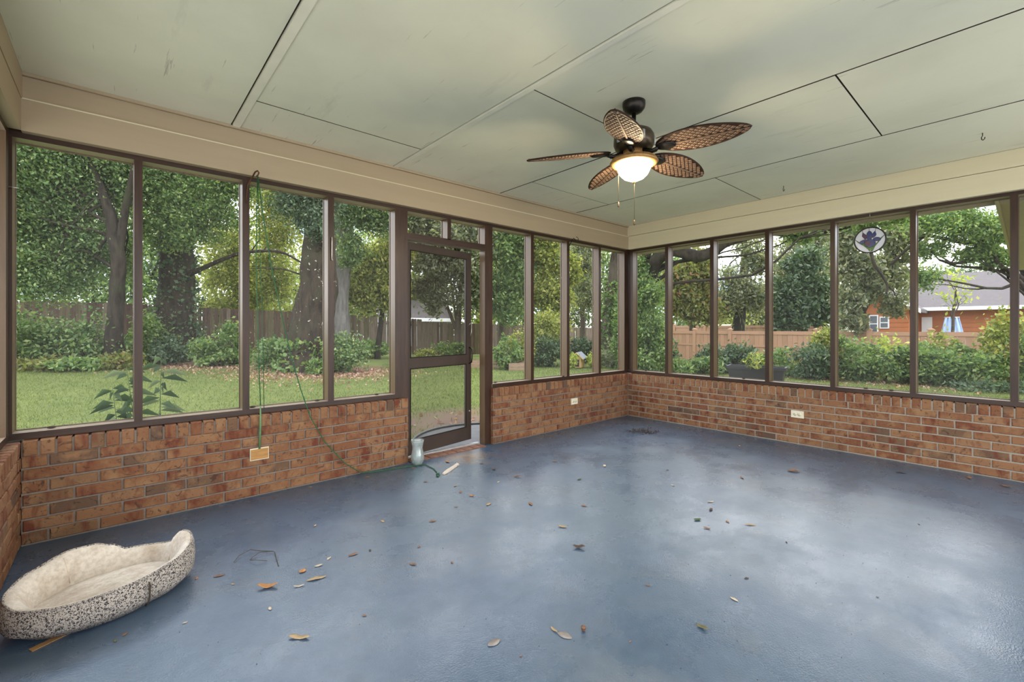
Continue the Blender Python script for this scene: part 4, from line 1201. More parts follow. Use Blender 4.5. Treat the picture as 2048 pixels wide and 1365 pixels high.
p = spot(583, 48)
wh = empty('white_house', (p.x, p.y, -0.4), 'white neighbour house glimpsed over the fence beside the oak trunk', 'house', rz=fang - R(8))
bar('wall', 'house_white', (-3.5, 0, 0), (3.5, 5, 3.4), wh)
slab('roof', 'house_white', [(-4, -0.8, 3.3), (4, -0.8, 3.3), (4, 2.5, 4.9), (-4, 2.5, 4.9)], 0.2, wh)
bar('porch_beam', 'house_white', (-1.6, -1.6, 2.9), (2.4, 0, 3.2), wh)
for x in (-1.5, 0.4, 2.3):
    bar('porch_post', 'house_white', (x - 0.08, -1.55, 0), (x + 0.08, -1.4, 2.9), wh)
for x in (-2.4, -0.6, 1.3):
    w_ = bar('window', 'house_blue', (x - 0.55, -0.06, 1.2), (x + 0.55, 0.0, 2.5), wh)
    MB().box((-0.5, -0.02, -0.6), (0.5, 0, 0.6)).build('pane', 'window_glass', w_, (0, -0.03, 0))
p = spot(845, 36)
sh = empty('pale_roof_house', (p.x, p.y, -0.4), 'low house with a pale sloping roof seen through the door screen', 'house', rz=fang)
bar('wall', 'house_white', (-3, 0, 0), (2.5, 5, 2.5), sh)
slab('roof', 'shingle_grey', [(-3.4, -0.4, 2.3), (3.0, -0.4, 2.3), (3.0, 3, 4.1), (-3.4, 3, 4.1)], 0.15, sh)
slab('roof_edge', 'white_paint', [(-3.45, -0.5, 2.36), (3.05, -0.5, 2.36), (3.05, -0.4, 2.40), (-3.45, -0.4, 2.40)], 0.22, sh)
p = spot(1448, 40)
sh2 = empty('garden_shed', (p.x, p.y, -0.6), 'small pale shed roof peeking over the tan fences', 'shed', rz=R(-45))
bar('wall', 'house_white', (-1.0, -0.8, 0), (1.0, 0.8, 1.7), sh2)
slab('roof', 'trim_beige', [(-1.2, -1, 1.7), (1.2, -1, 1.7), (1.0, 0, 2.15), (-1.0, 0, 2.15)], 0.08, sh2)
slab('roof', 'trim_beige', [(-1.0, 0, 2.15), (1.0, 0, 2.15), (1.2, 1, 1.7), (-1.2, 1, 1.7)], 0.08, sh2)

# ------------------------------------------------------------------ shrubs and plants
shr = [('leafy_shrub', 'tall blue-green shrub at far left edge before the fence', 45, 12.6, 2.0, 1.7, 2600, 0.16, 'blue'),
       ('leafy_shrub', 'rounded blue-green shrub between left edge and slender tree', 120, 12.9, 1.9, 1.45, 2600, 0.15, 'blue'),
       ('leafy_shrub', 'shrub touching the slender forked trunk on its left', 180, 13.0, 1.5, 1.5, 2000, 0.15, 'blue'),
       ('low_weeds', 'yellowish low weeds edging the lawn at far left', 85, 12.0, 1.3, 0.40, 480, 0.16, 'autumn'),
       ('low_weeds', 'low grassy weeds below the rounded left shrub', 160, 12.1, 1.2, 0.38, 700, 0.17, 'mid'),
       ('low_weeds', 'low weeds at the foot of the slender forked tree', 245, 12.6, 1.2, 0.45, 480, 0.15, 'autumn'),
       ('leafy_shrub', 'vine-covered shrub left of the thick oak trunk', 300, 14.2, 1.3, 1.7, 1800, 0.16, 'mid'),
       ('leafy_shrub', 'dark shrub at the foot of the thick oak', 335, 14.0, 1.0, 0.9, 1100, 0.15, 'dark'),
       ('leafy_shrub', 'yellow-tinged shrub right of the thick oak', 420, 14.0, 1.3, 0.85, 1500, 0.16, 'mid'),
       ('leafy_shrub', 'leafy shrub behind the cord post in front of the fence', 465, 14.6, 1.2, 1.25, 1700, 0.16, 'mid'),
       ('leafy_shrub', 'blue-green shrub left of the leaning oak base', 560, 13.4, 1.3, 0.95, 1600, 0.15, 'blue'),
       ('leafy_shrub', 'feathery shrub right of the leaning oak base', 690, 12.8, 1.1, 1.15, 1700, 0.14, 'blue'),
       ('leafy_shrub', 'small bright shrub on the leaning oak roots', 636, 12.2, 0.6, 0.45, 500, 0.14, 'mid'),
       ('leafy_shrub', 'low shrub against the fence left of the door', 745, 19.5, 1.6, 0.75, 900, 0.20, 'mid'),
       ('round_bush', 'round bush before the fence behind the door', 905, 21.0, 1.5, 0.85, 1300, 0.18, 'mid'),
       ('low_weeds', 'thin weeds along the fence foot behind the door', 850, 21.0, 1.2, 0.45, 350, 0.18, 'yellow'),
       ('round_bush', 'leafy bush spilling over the wooden raised bed', 1015, 15.0, 0.95, 1.05, 1700, 0.14, 'mid'),
       ('leafy_shrub', 'yellow-green shrub behind the raised bed bush', 1042, 16.0, 0.9, 1.35, 1300, 0.15, 'yellow'),
       ('vine_mound', 'tall vine mound with yellowing top left of the kennel', 1098, 17.5, 1.5, 2.2, 3200, 0.16, 'yellow'),
       ('leafy_shrub', 'dark green shrub at the foot of the vine mound', 1100, 16.8, 1.4, 1.2, 1900, 0.15, 'dark'),
       ('leafy_shrub', 'shrub behind the small kennel', 1165, 18.8, 1.3, 1.1, 1300, 0.17, 'dark'),
       ('round_bush', 'lime green bush beside the small kennel door', 1186, 16.4, 0.5, 0.5, 600, 0.12, 'lime'),
       ('low_weeds', 'lime leaves in front of the small kennel wall', 1146, 15.6, 0.35, 0.55, 450, 0.12, 'lime'),
       ('leafy_shrub', 'silvery shrub at the base of the leaning corner trunk', 1222, 16.6, 0.9, 0.75, 900, 0.15, 'grey'),
       ('leafy_shrub', 'ivy thicket behind the far corner post', 1248, 16.0, 0.9, 2.0, 1900, 0.15, 'mid'),
       ('leafy_shrub', 'leafy thicket behind the first screen right of the corner', 1292, 14.0, 1.3, 1.5, 2400, 0.15, 'mid'),
       ('leafy_shrub', 'dark thicket under the live oak beside the tan fence', 1328, 15.5, 1.4, 1.1, 1900, 0.16, 'dark'),
       ('fern_clump', 'fern clump at the lawn edge below the tan fence', 1350, 14.0, 0.9, 0.5, 700, 0.26, 'mid'),
       ('fern_clump', 'dark fern clump left of the black planter', 1408, 14.4, 1.1, 0.55, 900, 0.26, 'blue'),
       ('fence_vine', 'leafy vine on the tan fence left of the planter', 1430, 15.4, 1.2, 0.9, 1200, 0.17, 'dark'),
       ('fence_vine', 'leafy vine on the tan fence above the planter', 1476, 14.9, 1.3, 1.0, 1500, 0.17, 'dark'),
       ('fence_vine', 'vine spreading right of the planter along the tan fence', 1556, 14.2, 1.5, 0.8, 1500, 0.16, 'mid'),
       ('leafy_shrub', 'dark shrub below the bright yellow shrub', 1625, 13.2, 1.5, 0.95, 2200, 0.15, 'dark'),
       ('bright_shrub', 'bright yellow-green shrub against the tan fence', 1655, 13.2, 1.0, 1.35, 1900, 0.15, 'yellow'),
       ('leafy_shrub', 'deep green shrub under the stained glass flower', 1705, 12.7, 1.3, 1.25, 2500, 0.15, 'mid'),
       ('bright_shrub', 'thin yellow-green shrub tops before the orange gable', 1770, 13.0, 1.2, 1.35, 900, 0.16, 'lime'),
       ('leafy_shrub', 'blue-green hedge shrub left of the wide screen post', 1812, 12.0, 1.1, 0.95, 1700, 0.14, 'blue'),
       ('leafy_shrub', 'mid-green hedge shrub right of the wide screen post', 1868, 11.8, 1.2, 1.05, 2000, 0.14, 'mid'),
       ('leafy_shrub', 'tall olive shrub in front of the blue tarp', 1885, 12.4, 1.2, 1.35, 1100, 0.15, 'yellow'),
       ('leafy_shrub', 'dark hedge shrub before the right end of the tan fence', 1945, 11.4, 1.3, 1.15, 2200, 0.14, 'mid'),
       ('bright_shrub', 'bright lime shrub at the right edge by the last post', 2010, 11.4, 1.2, 1.85, 1900, 0.15, 'yellow'),
       ('ground_ivy', 'ground ivy under the right hedge', 1985, 10.6, 1.5, 0.28, 900, 0.12, 'dark'),
       ('leafy_shrub', 'dark shrub beyond the last post at the right edge', 2075, 10.8, 1.5, 1.3, 1900, 0.14, 'mid')]
for nm, lb, px, d, w, h, n, ls, mt in shr:
    shrub(nm, lb, px, d, w, h, n, ls, 'foliage_' + mt, aspect=0.22 if 'fern' in nm else 0.55)

# weed stalk close outside the left screens
wp = spot(318, 4.15)
wd_ = empty('weed_stalk', (wp.x, wp.y, -0.13), 'tall thin weed with drooping lance leaves outside the left screens', 'plant')
stm = MB(); lf = MB()
rdw = random.Random(5)
for dx, hh, lean in ((0.0, 1.08, 0.02), (-0.16, 0.98, -0.14), (-0.33, 0.80, -0.1)):
    path = [Vector((dx, 0, 0)) + Vector((lean * t, 0.02 * math.sin(4 * t), hh * t)) for t in np.linspace(0, 1, 8)]
    path = [Vector((FY * p.x - FX * 0 * p.y, -FX * p.x + p.y, p.z)) for p in path]
    stm.tube(path, [0.006 - 0.0045 * i / 7 for i in range(8)], 5)
    for k in range(20):
        t = 0.45 + 0.55 * k / 20
        b = path[0].lerp(path[-1], t)
        a = rdw.uniform(0, 6.28); Ln = rdw.uniform(0.13, 0.25) * (1.2 - 0.4 * t)
        dr = Vector((math.cos(a), math.sin(a), 0)); sd = Vector((-dr.y, dr.x, 0))
        p1 = b + dr * Ln * 0.5 + Vector((0, 0, 0.03)); p2 = b + dr * Ln + Vector((0, 0, -0.05))
        lf.add([b, p1 + sd * 0.009, p2, p1 - sd * 0.009], [(0, 1, 2), (0, 2, 3)])
stm.build('stem', 'leaf_green', wd_); lf.build('leaves', 'foliage_dark', wd_)

# ------------------------------------------------------------------ planter, kennel, raised beds, hose
pc = spot(1513, 8.6); gz = ground_z(pc.x, pc.y)
pl = empty('trough_planter', (pc.x, pc.y, gz), 'black plastic trough planter on the lawn holding one green plant', 'planter', rz=R(-78))
hw, hd, ph = 0.50, 0.19, 0.48 - gz
v = []
for z, s in ((0, 0.78), (ph - 0.055, 0.93)):
    v += [(-hw * s, -hd * s, z), (hw * s, -hd * s, z), (hw * s, hd * s, z), (-hw * s, hd * s, z)]
MB().add(v, [(0, 3, 2, 1), (4, 5, 6, 7), (0, 1, 5, 4), (1, 2, 6, 5), (2, 3, 7, 6), (3, 0, 4, 7)]).build('body', 'planter_plastic', pl)
rm = MB()
for a, b in (((-hw, -hd, ph - 0.06), (hw, -hd + 0.03, ph)), ((-hw, hd - 0.03, ph - 0.06), (hw, hd, ph)), ((-hw, -hd + 0.03, ph - 0.06), (-hw + 0.03, hd - 0.03, ph)), ((hw - 0.03, -hd + 0.03, ph - 0.06), (hw, hd - 0.03, ph))):
    rm.box(a, b)
rm.build('rim', 'planter_plastic', pl)
bar('soil', 'soil', (-hw + 0.03, -hd + 0.03, ph - 0.06), (hw - 0.03, hd - 0.03, ph - 0.03), pl)
pp = empty('potted_plant', (pc.x, pc.y, gz + ph - 0.03), 'young lime green leafy plant growing in the black planter', 'plant')
ps = MB()
for k in range(7):
    a = k * 0.9
    ps.tube([(-0.1, 0, 0), (-0.1 + 0.06 * math.cos(a), 0.06 * math.sin(a), 0.10), (-0.1 + 0.16 * math.cos(a), 0.14 * math.sin(a), 0.2)], [0.006, 0.005, 0.003], 5)
ps.build('stem', 'leaf_green', pp)
P = cloud((-0.1, 0, 0.14), (0.22, 0.17, 0.15), 130, 14, 0.3, 0.2); P[:, 2] = np.maximum(P[:, 2], 0.01)
link(bpy.data.objects.new('leaves', leaf_mesh('leaves', P, 0.09, 'foliage_yellow', 0.4)), pp)

kp = spot(1158, 16.4); gz = ground_z(kp.x, kp.y)
kn = empty('small_kennel', (kp.x, kp.y, gz), 'small wooden pet kennel with grey shingle roof and dark doorway', 'kennel', rz=R(-62))
bar('floor_board', 'kennel_wood', (-0.14, -0.3, 0.03), (0.14, 0.3, 0.06), kn)
bar('side', 'kennel_wood', (-0.14, -0.3, 0.06), (-0.12, 0.3, 0.34), kn); bar('side', 'kennel_wood', (0.12, -0.3, 0.06), (0.14, 0.3, 0.34), kn)
bar('back', 'kennel_wood', (-0.12, 0.28, 0.06), (0.12, 0.3, 0.34), kn)
bar('front_board', 'kennel_wood', (-0.12, -0.3, 0.06), (-0.075, -0.28, 0.36), kn); bar('front_board', 'kennel_wood', (0.075, -0.3, 0.06), (0.12, -0.28, 0.36), kn)
bar('front_board', 'kennel_wood', (-0.16, -0.32, 0.32), (0.16, -0.30, 0.43), kn)
bar('doorway', 'outlet_dark', (-0.075, -0.27, 0.06), (0.075, -0.26, 0.33), kn)
slab('roof', 'kennel_roof', [(-0.24, -0.42, 0.36), (0, -0.42, 0.58), (0, 0.42, 0.58), (-0.24, 0.42, 0.36)], 0.025, kn)
slab('roof', 'kennel_roof', [(0, -0.42, 0.58), (0.24, -0.42, 0.36), (0.24, 0.42, 0.36), (0, 0.42, 0.58)], 0.025, kn)
slab('barge_board', 'kennel_wood', [(-0.25, -0.44, 0.36), (0, -0.44, 0.585), (0, -0.42, 0.585), (-0.25, -0.42, 0.36)], 0.04, kn)
slab('barge_board', 'kennel_wood', [(0, -0.44, 0.585), (0.25, -0.44, 0.36), (0.25, -0.42, 0.36), (0, -0.42, 0.585)], 0.04, kn)

for px, d, w, lb in ((965, 15.6, 0.62, 'low wooden raised garden bed seen through the door gap'), (1042, 14.9, 0.40, 'low wooden raised garden bed behind the first narrow screen')):
    p = spot(px, d); gz = ground_z(p.x, p.y)
    rb = empty('raised_bed', (p.x, p.y, gz), lb, 'garden bed', rz=YAW - R(90))
    for k in range(2):
        bar('plank', 'raised_bed_wood', (-w, -0.35, 0.0 + 0.13 * k), (w, -0.31, 0.124 + 0.13 * k), rb)
        bar('plank', 'raised_bed_wood', (-w, 0.31, 0.0 + 0.13 * k), (w, 0.35, 0.124 + 0.13 * k), rb)
    bar('plank', 'raised_bed_wood', (-w, -0.31, 0), (-w + 0.04, 0.31, 0.25), rb); bar('plank', 'raised_bed_wood', (w - 0.04, -0.31, 0), (w, 0.31, 0.25), rb)
    bar('soil', 'soil', (-w + 0.04, -0.31, 0.0), (w - 0.04, 0.31, 0.2), rb)

hp = [Vector((PADC[0] + 0.97 * PAX * math.cos(a), PADC[1] + 0.97 * PAY * math.sin(a), -0.008)) for a in np.linspace(R(38), R(150), 26)]
hs = MB().tube([p - hp[0] for p in hp], 0.013, 8).build('garden_hose', 'hose_grey', None, hp[0])
tag(hs, 'grey hose curving over the concrete step outside the door', 'hose')

# ------------------------------------------------------------------ lawn blades and leaf litter
def in_house(x, y):
    return (x > XC - 0.4) & (x < XB + 0.4) & (y < YA + 0.3)


n = 150000
d = 4.0 + 15.0 * RNG.random(n) ** 1.5
px = RNG.uniform(-40, 2090, n)
r = (px - 1024) / F_PX * d
X = FX * d + FY * r; Yy = FY * d - FX * r
keep = ~in_house(X, Yy) & ((((X - PADC[0]) / (PAX + 0.05)) ** 2 + ((Yy - PADC[1]) / (PAY + 0.05)) ** 2) > 1.0)
ep = Vector((3.6, 5.45, 0))
keep &= (((X - ep.x) / 1.15) ** 2 + ((Yy - ep.y) / 0.85) ** 2) > RNG.uniform(0.3, 1.15, n) ** 2
# no turf behind the shrub line on the left, nor past the fences
lim = np.interp(px, [0, 300, 450, 560, 740, 800, 1000, 1060, 1250, 1330, 1700, 2048], [12.3, 12.6, 13.2, 10.8, 11.8, 20, 20, 15.5, 17, 15.0, 12.6, 10.2])
keep &= d < lim + RNG.normal(0, 0.25, n)
X, Yy, d = X[keep], Yy[keep], d[keep]
Z = np.array([ground_z(a, b) for a, b in zip(X, Yy)])
ln_ = 0.030 + 0.0028 * d
P = np.stack([X, Yy, Z + ln_ * 0.4], 1)
Dn = RNG.normal(size=(len(P), 3)) * 0.55; Dn[:, 2] = 1.0
gm = leaf_mesh('grass', P, 1.0, 'foliage_turf', 0.16, D=Dn)
co = np.empty(len(gm.vertices) * 3, np.float32); gm.vertices.foreach_get('co', co); co = co.reshape(-1, 4, 3)
co = P[:, None, :] + (co - P[:, None, :]) * ln_[:, None, None]
gm.vertices.foreach_set('co', co.astype(np.float32).ravel()); gm.update()
go = link(bpy.data.objects.new('grass', gm)); tag(go, 'short green grass blades of the lawn', 'grass', kind='stuff')

Q = []
for px, dd, w, n in ((640, 12.0, 1.9, 900), (730, 12.4, 1.3, 600), (560, 12.4, 1.6, 500), (440, 13.2, 1.4, 400), (350, 13.4, 1.2, 300), (870, 6.2, 0.8, 0), (1700, 12.6, 1.2, 200), (1800, 11.9, 1.2, 200), (1900, 11.2, 1.5, 250), (1550, 14, 1.5, 150)):
    c = spot(px, dd)
    for _ in range(n):
        x, y = c.x + random.gauss(0, w * 0.55), c.y + random.gauss(0, w * 0.55)
        Q.append((x, y, ground_z(x, y) + 0.02))
for _ in range(60):
    Q.append((3.6 + random.gauss(0, 0.5), 5.3 + random.gauss(0, 0.35), -0.105))
lm = leaf_mesh('leaf_litter', np.array(Q), 0.085, 'foliage_litter', 0.55, up=2.5)
tag(link(bpy.data.objects.new('leaf_litter', lm)), 'brown fallen leaf litter around the tree roots', 'leaf litter', kind='stuff')


# ================================================================== things in the porch
# ------------------------------------------------------------------ ceiling fan with its lamp
FC = Vector((2.42, 1.618, ZC))
fan = empty('ceiling_fan', FC, 'bronze ceiling fan with five woven palm blades and a glowing bowl lamp', 'ceiling fan')
MB().lathe([(0.030, 0.0), (0.070, -0.001), (0.070, -0.020), (0.066, -0.040), (0.050, -0.060), (0.028, -0.070), (0.018, -0.072)], 32).build('canopy', 'black_metal', fan)
MB().tube([(0, 0, -0.06), (0, 0, -0.19)], 0.0135, 14).build('downrod', 'black_metal', fan)
MB().lathe([(0.018, -0.145), (0.030, -0.150), (0.034, -0.165), (0.075, -0.172), (0.108, -0.190), (0.122, -0.215), (0.124, -0.262), (0.112, -0.290), (0.085, -0.306), (0.05, -0.308)], 40).build('motor_housing', 'bronze_metal', fan)
for k in range(5):
    a = k * R(72) + 0.4
    b = MB().tube([(0, 0, -0.025), (0, 0, 0.025)], 0.016, 10).build('vent_boss', 'aluminium', fan, (0.116 * math.cos(a), 0.116 * math.sin(a), -0.245))
MB().lathe([(0.05, -0.300), (0.068, -0.305), (0.068, -0.345), (0.060, -0.352)], 32).build('switch_housing', 'antique_brass', fan)
MB().lathe([(0.060, -0.348), (0.100, -0.352), (0.138, -0.364), (0.147, -0.376), (0.140, -0.386), (0.112, -0.396), (0.104, -0.390), (0.06, -0.372)], 44).build('lamp_rim', 'antique_brass', fan)
rp_ = MB()
for k in range(60):
    a = k * 2 * math.pi / 60
    d_ = Vector((math.cos(a), math.sin(a), 0)); t_ = Vector((-d_.y, d_.x, 0))
    rp_.tube([d_ * 0.100 - t_ * 0.004 + Vector((0, 0, -0.350)), d_ * 0.136 + t_ * 0.006 + Vector((0, 0, -0.3595))], 0.0025, 5)
tag(rp_.build('rope_beading', 'antique_brass', fan), kind='stuff')
bowl = MB().lathe([(0.102, -0.384), (0.103, -0.394), (0.098, -0.420), (0.084, -0.448), (0.060, -0.472), (0.031, -0.485), (0.006, -0.489)], 40).build('lamp_bowl', 'lamp_glass', fan)
tag(bowl, 'glowing white glass bowl')
MB().lathe([(0.004, -0.488), (0.012, -0.492), (0.010, -0.500), (0.004, -0.506)], 14).build('finial', 'antique_brass', fan)

BR0, BR1, BHW = 0.145, 0.665, 0.100


def half_w(x):
    t = (x - BR0) / (BR1 - BR0)
    return BHW * (max(0.0, math.sin(math.pi * min(1, max(0, t)) ** 0.85)) ** 0.62)


def blade_parts(tipz):
    n = 30
    out = []
    for i in range(n + 1):
        x = BR0 + (BR1 - BR0) * i / n
        out.append((x, half_w(x)))
    up = [(x, w) for x, w in out]; dn = [(x, -w) for x, w in reversed(out[1:-1])]
    ring = up + dn
    zf = lambda x, y: 0.0
    v = [(x, y, zf(x, y) + 0.003) for x, y in ring] + [(x, y, zf(x, y) - 0.003) for x, y in ring]
    m = len(ring)
    f = [(k, (k + 1) % m, m + (k + 1) % m, m + k) for k in range(m)]
    # ladder faces across
    for z in (0, m):
        for i in range(n):
            a, b = i, i + 1
            c = (m - b) % m if b != n else n
            d = (m - a) % m
            idx = [a, b, c, d]
            idx = [q for j, q in enumerate(idx) if q not in idx[:j]]
            if len(idx) > 2:
                f.append(tuple(z + q for q in idx))
    panel = MB().add(v, f)
    rim = MB().tube([(x, y, zf(x, y)) for x, y in ring] + [(ring[0][0], ring[0][1], zf(*ring[0]))], 0.0055, 6)
    rib = MB().tube([(x, 0, -0.006) for x in np.linspace(BR0 + 0.02, BR1 - 0.004, 12)], [0.007] * 6 + [0.006, 0.005, 0.0045, 0.004, 0.0035, 0.003], 6)
    rib.tube([(x, 0, 0.006) for x in np.linspace(BR0 + 0.02, BR1 - 0.004, 6)], 0.004, 6)
    wv = MB()
    px_, py_ = 0.040, 0.029
    for side in (-1, 1):
        for i in range(-2, 30):
            for j in range(-7, 8):
                cx_ = BR0 + i * px_ / 2 * 1.0; cy_ = j * py_ + (py_ / 2 if i % 2 else 0)
                if cx_ < BR0 + 0.012 or cx_ > BR1 - 0.010:
                    continue
                if abs(cy_) + 0.008 > half_w(cx_) or abs(cy_) < 0.004:
                    continue
                z0 = zf(cx_, cy_) + side * 0.003; z1 = z0 + side * 0.0028
                a_, b_ = px_ * 0.405, py_ * 0.405
                vs = [(cx_ - a_, cy_, z0), (cx_, cy_ - b_, z0), (cx_ + a_, cy_, z0), (cx_, cy_ + b_, z0),
                      (cx_ - a_ * 0.75, cy_, z1), (cx_, cy_ - b_ * 0.75, z1), (cx_ + a_ * 0.75, cy_, z1), (cx_, cy_ + b_ * 0.75, z1)]
                wv.add(vs, [(4, 5, 6, 7), (0, 1, 5, 4), (1, 2, 6, 5), (2, 3, 7, 6), (3, 0, 4, 7)])
    iron = MB().tube([(0.06, 0, -0.012), (0.12, 0.004, -0.026), (0.17, 0.0, -0.020)], [0.018, 0.014, 0.016], 8)
    iron.lathe([(0.004, -0.022), (0.030, -0.020), (0.036, -0.014), (0.036, -0.009), (0.004, -0.008)], 20, c=(0.205, 0, 0))
    iron.v = [(x if x < 0.17 else 0.205 + (x - 0.205) * 1.7, y, z) for x, y, z in iron.v]
    return panel, rim, rib, wv, iron


bp = blade_parts(0)
names = ('blade', 'rim', 'midrib', 'weave', 'blade_iron')
mats_ = ('blade_dark', 'blade_dark', 'blade_weave', 'blade_weave', 'black_metal')
mesh_ = []
for pb_, nm, mt in zip(bp, names, mats_):
    o = pb_.build(nm, mt); mesh_.append(o.data); bpy.data.objects.remove(o)
for al in (-85, -13, 59, 131, 203):
    b = link(bpy.data.objects.new('blade', mesh_[0]), fan)
    b.location = (0, 0, -0.300)
    b.rotation_euler = Euler((R(-14), R(3.6), YAW - R(al)), 'XYZ')
    for nm, me in zip(names[1:], mesh_[1:]):
        c = link(bpy.data.objects.new(nm, me), b)
        if nm == 'weave':
            c['kind'] = 'stuff'
for lat, fwd, zend in ((-0.066, 0.125, -0.585), (0.040, 0.135, -0.700)):
    x, y = FX * fwd + FY * lat, FY * fwd - FX * lat
    q_ = 0.066 / math.hypot(x, y)
    pts = [(x * q_, y * q_, -0.330), (x * 0.7, y * 0.7, -0.334), (x, y, -0.345), (x, y, -0.40), (x, y, zend)]
    ch = MB().tube(pts, 0.0013, 6).build('pull_chain', 'bronze_metal', fan)
    MB().lathe([(0.003, 0.0), (0.0055, -0.004), (0.0055, -0.030), (0.003, -0.034)], 12, c=(x, y, zend)).build('pull_knob', 'bronze_metal', ch)

# ------------------------------------------------------------------ stained glass flower
SG = Vector((XB + 0.035, 0.985, 2.030)); SR = 0.118
sg = empty('suncatcher', SG, 'round stained glass suncatcher with a blue iris flower, hung in the screen', 'suncatcher', rz=R(-90))


def disc_poly(pts, t0, t1):
    n = len(pts)
    v = [(x * SR, t0, y * SR) for x, y in pts] + [(x * SR, t1, y * SR) for x, y in pts]
    return MB().add(v, [tuple(range(n)), tuple(range(2 * n - 1, n - 1, -1))] + [(k, (k + 1) % n, n + (k + 1) % n, n + k) for k in range(n)])


circ = lambda n: [(math.cos(2 * math.pi * k / n), math.sin(2 * math.pi * k / n)) for k in range(n)]


def ell(cx, cy, a, b, rot=0, n=18):
    c, s = math.cos(R(rot)), math.sin(R(rot))
    return [(cx + a * math.cos(w) * c - b * math.sin(w) * s, cy + a * math.cos(w) * s + b * math.sin(w) * c) for w in [2 * math.pi * k / n for k in range(n)]]


disc_poly(circ(40), -0.0012, 0.0012).build('glass_disc', 'stained_white', sg)
MB().tube([(x * SR, 0, y * SR) for x, y in circ(40) + circ(40)[:2]], 0.0058, 8, caps=False).build('rim', 'lead_came', sg)
pet = [('leaf', 'stained_green', [(-.97, .17), (-.68, -.09), (-.31, -.31), (-.06, -.55), (.09, -.62), (-.03, -.92), (-.12, -.71), (-.40, -.40), (-.71, -.15)]),
       ('leaf', 'stained_green', [(.91, .29), (.68, .09), (.49, -.22), (.12, -.62), (.03, -.93), (.17, -.89), (.31, -.55)]),
       ('petal', 'stained_blue', ell(.45, .02, .24, .15, -12)), ('petal', 'stained_blue', ell(-.40, -.08, .28, .15, 18)),
       ('petal', 'stained_violet', [(-.45, .65), (-.49, .37), (-.31, .12), (-.06, .18), (-.22, .40)]),
       ('petal', 'stained_blue', [(.34, .68), (.12, .43), (.18, .15), (.34, .26), (.40, .40)]),
       ('petal', 'stained_blue', ell(-.03, .36, .17, .36)), ('petal', 'stained_blue', ell(.02, -.26, .34, .31)), ('petal', 'stained_violet', ell(-.16, -.24, .16, .24, 20))]
for i, (nm, mt, poly) in enumerate(pet):
    e = 0.0016 + 0.0004 * i
    o = disc_poly(poly, -e, e).build(nm, mt, sg)
    MB().tube([(x * SR, 0, y * SR) for x, y in poly + poly[:2]], 0.0012 + e * 0.6, 5, caps=False).build('lead_line', 'lead_came', o)
for a, b in (((-.45, .65), (-.49, .87)), ((-.04, .70), (-.05, 1.0)), ((.34, .68), (.38, .92))):
    MB().tube([(a[0] * SR, 0, a[1] * SR), (b[0] * SR, 0, b[1] * SR)], 0.0022, 5).build('lead_line', 'lead_came', sg)
MB().tube([(-0.055, 0, 0.108), (0.0, 0.0, 0.222), (0.055, 0, 0.108)], 0.0009, 5).build('hanging_wire', 'black_metal', sg)
MB().tube([(0, 0, 0.218), (0, 0.0, 0.255)], 0.002, 6).build('hook', 'steel', sg)

# ------------------------------------------------------------------ hooks
for (x, y), lb in (((4.688, 0.220), 'dark metal hook in the ceiling nearest the right picture edge'), ((4.952, 1.594), 'dark metal hook in the ceiling near the far right header')):
    MB_ = MB().tube([(0, 0, 0), (0, 0, -0.022), (0.008, 0, -0.030), (0.006, 0, -0.046), (-0.004, 0, -0.054), (-0.014, 0, -0.048), (-0.016, 0, -0.036)], 0.0028, 7)
    o = MB_.build('ceiling_hook', 'black_metal', None, (x, y, ZC)); o.rotation_euler = (0, 0, YAW)
    tag(o, lb, 'hook')
o = MB().tube([(0.0, 0.0, -0.13), (0.004, -0.004, -0.06), (0.010, -0.010, 0.0), (0.025, -0.060, 0.040), (0.036, -0.105, 0.072), (0.046, -0.130, 0.076), (0.052, -0.140, 0.062), (0.048, -0.130, 0.045), (0.040, -0.115, 0.040)],
              [0.004, 0.005, 0.006, 0.006, 0.005, 0.005, 0.005, 0.005, 0.003], 7).build('plant_hook', 'rusty_metal', None, (0.690, YP - 0.004, 2.225))
tag(o, 'rusty curled plant hook on the post that carries the green cord', 'hook')
o = MB().tube([(0, 0, -0.10), (0.03, -0.01, -0.03), (0.07, -0.02, 0.05), (0.12, -0.04, 0.075), (0.15, -0.04, 0.06), (0.13, -0.05, 0.02), (0.09, -0.05, 0.03), (0.06, -0.04, 0.055)], 0.0045, 7).build('wire_hook', 'black_metal', None, (4.095, YP - 0.01, 2.24))
tag(o, 'bent black wire hook on the post right of the door', 'hook')
dh = MB().tube([(0, 0, 0), (0, -0.012, -0.002), (0, -0.014, -0.03), (0, -0.010, -0.16), (0, -0.012, -0.18), (0.004, -0.02, -0.185)], 0.0035, 7)
o = dh.build('hook_and_eye', 'steel', None, (1.290, YP, 1.93)); tag(o, 'long pale metal hook latch hanging on a post left of the door', 'hook')
o = MB().tube([(0, 0, 0), (0.03, -0.02, 0.002), (0.06, -0.025, 0.0)], 0.003, 6).build('wire_stub', 'steel', None, (-0.47, YP - 0.003, 1.97)); tag(o, 'short wire poking from the corner post at the left edge', 'wire')

# ------------------------------------------------------------------ cord
def at_A(px, py, Y):
    a = FX * F_PX + FY * (px - 1024); b = FY * F_PX - FX * (px - 1024); k = Y / b
    return Vector((a * k, Y, H_EYE - (py - 657.0) * k))


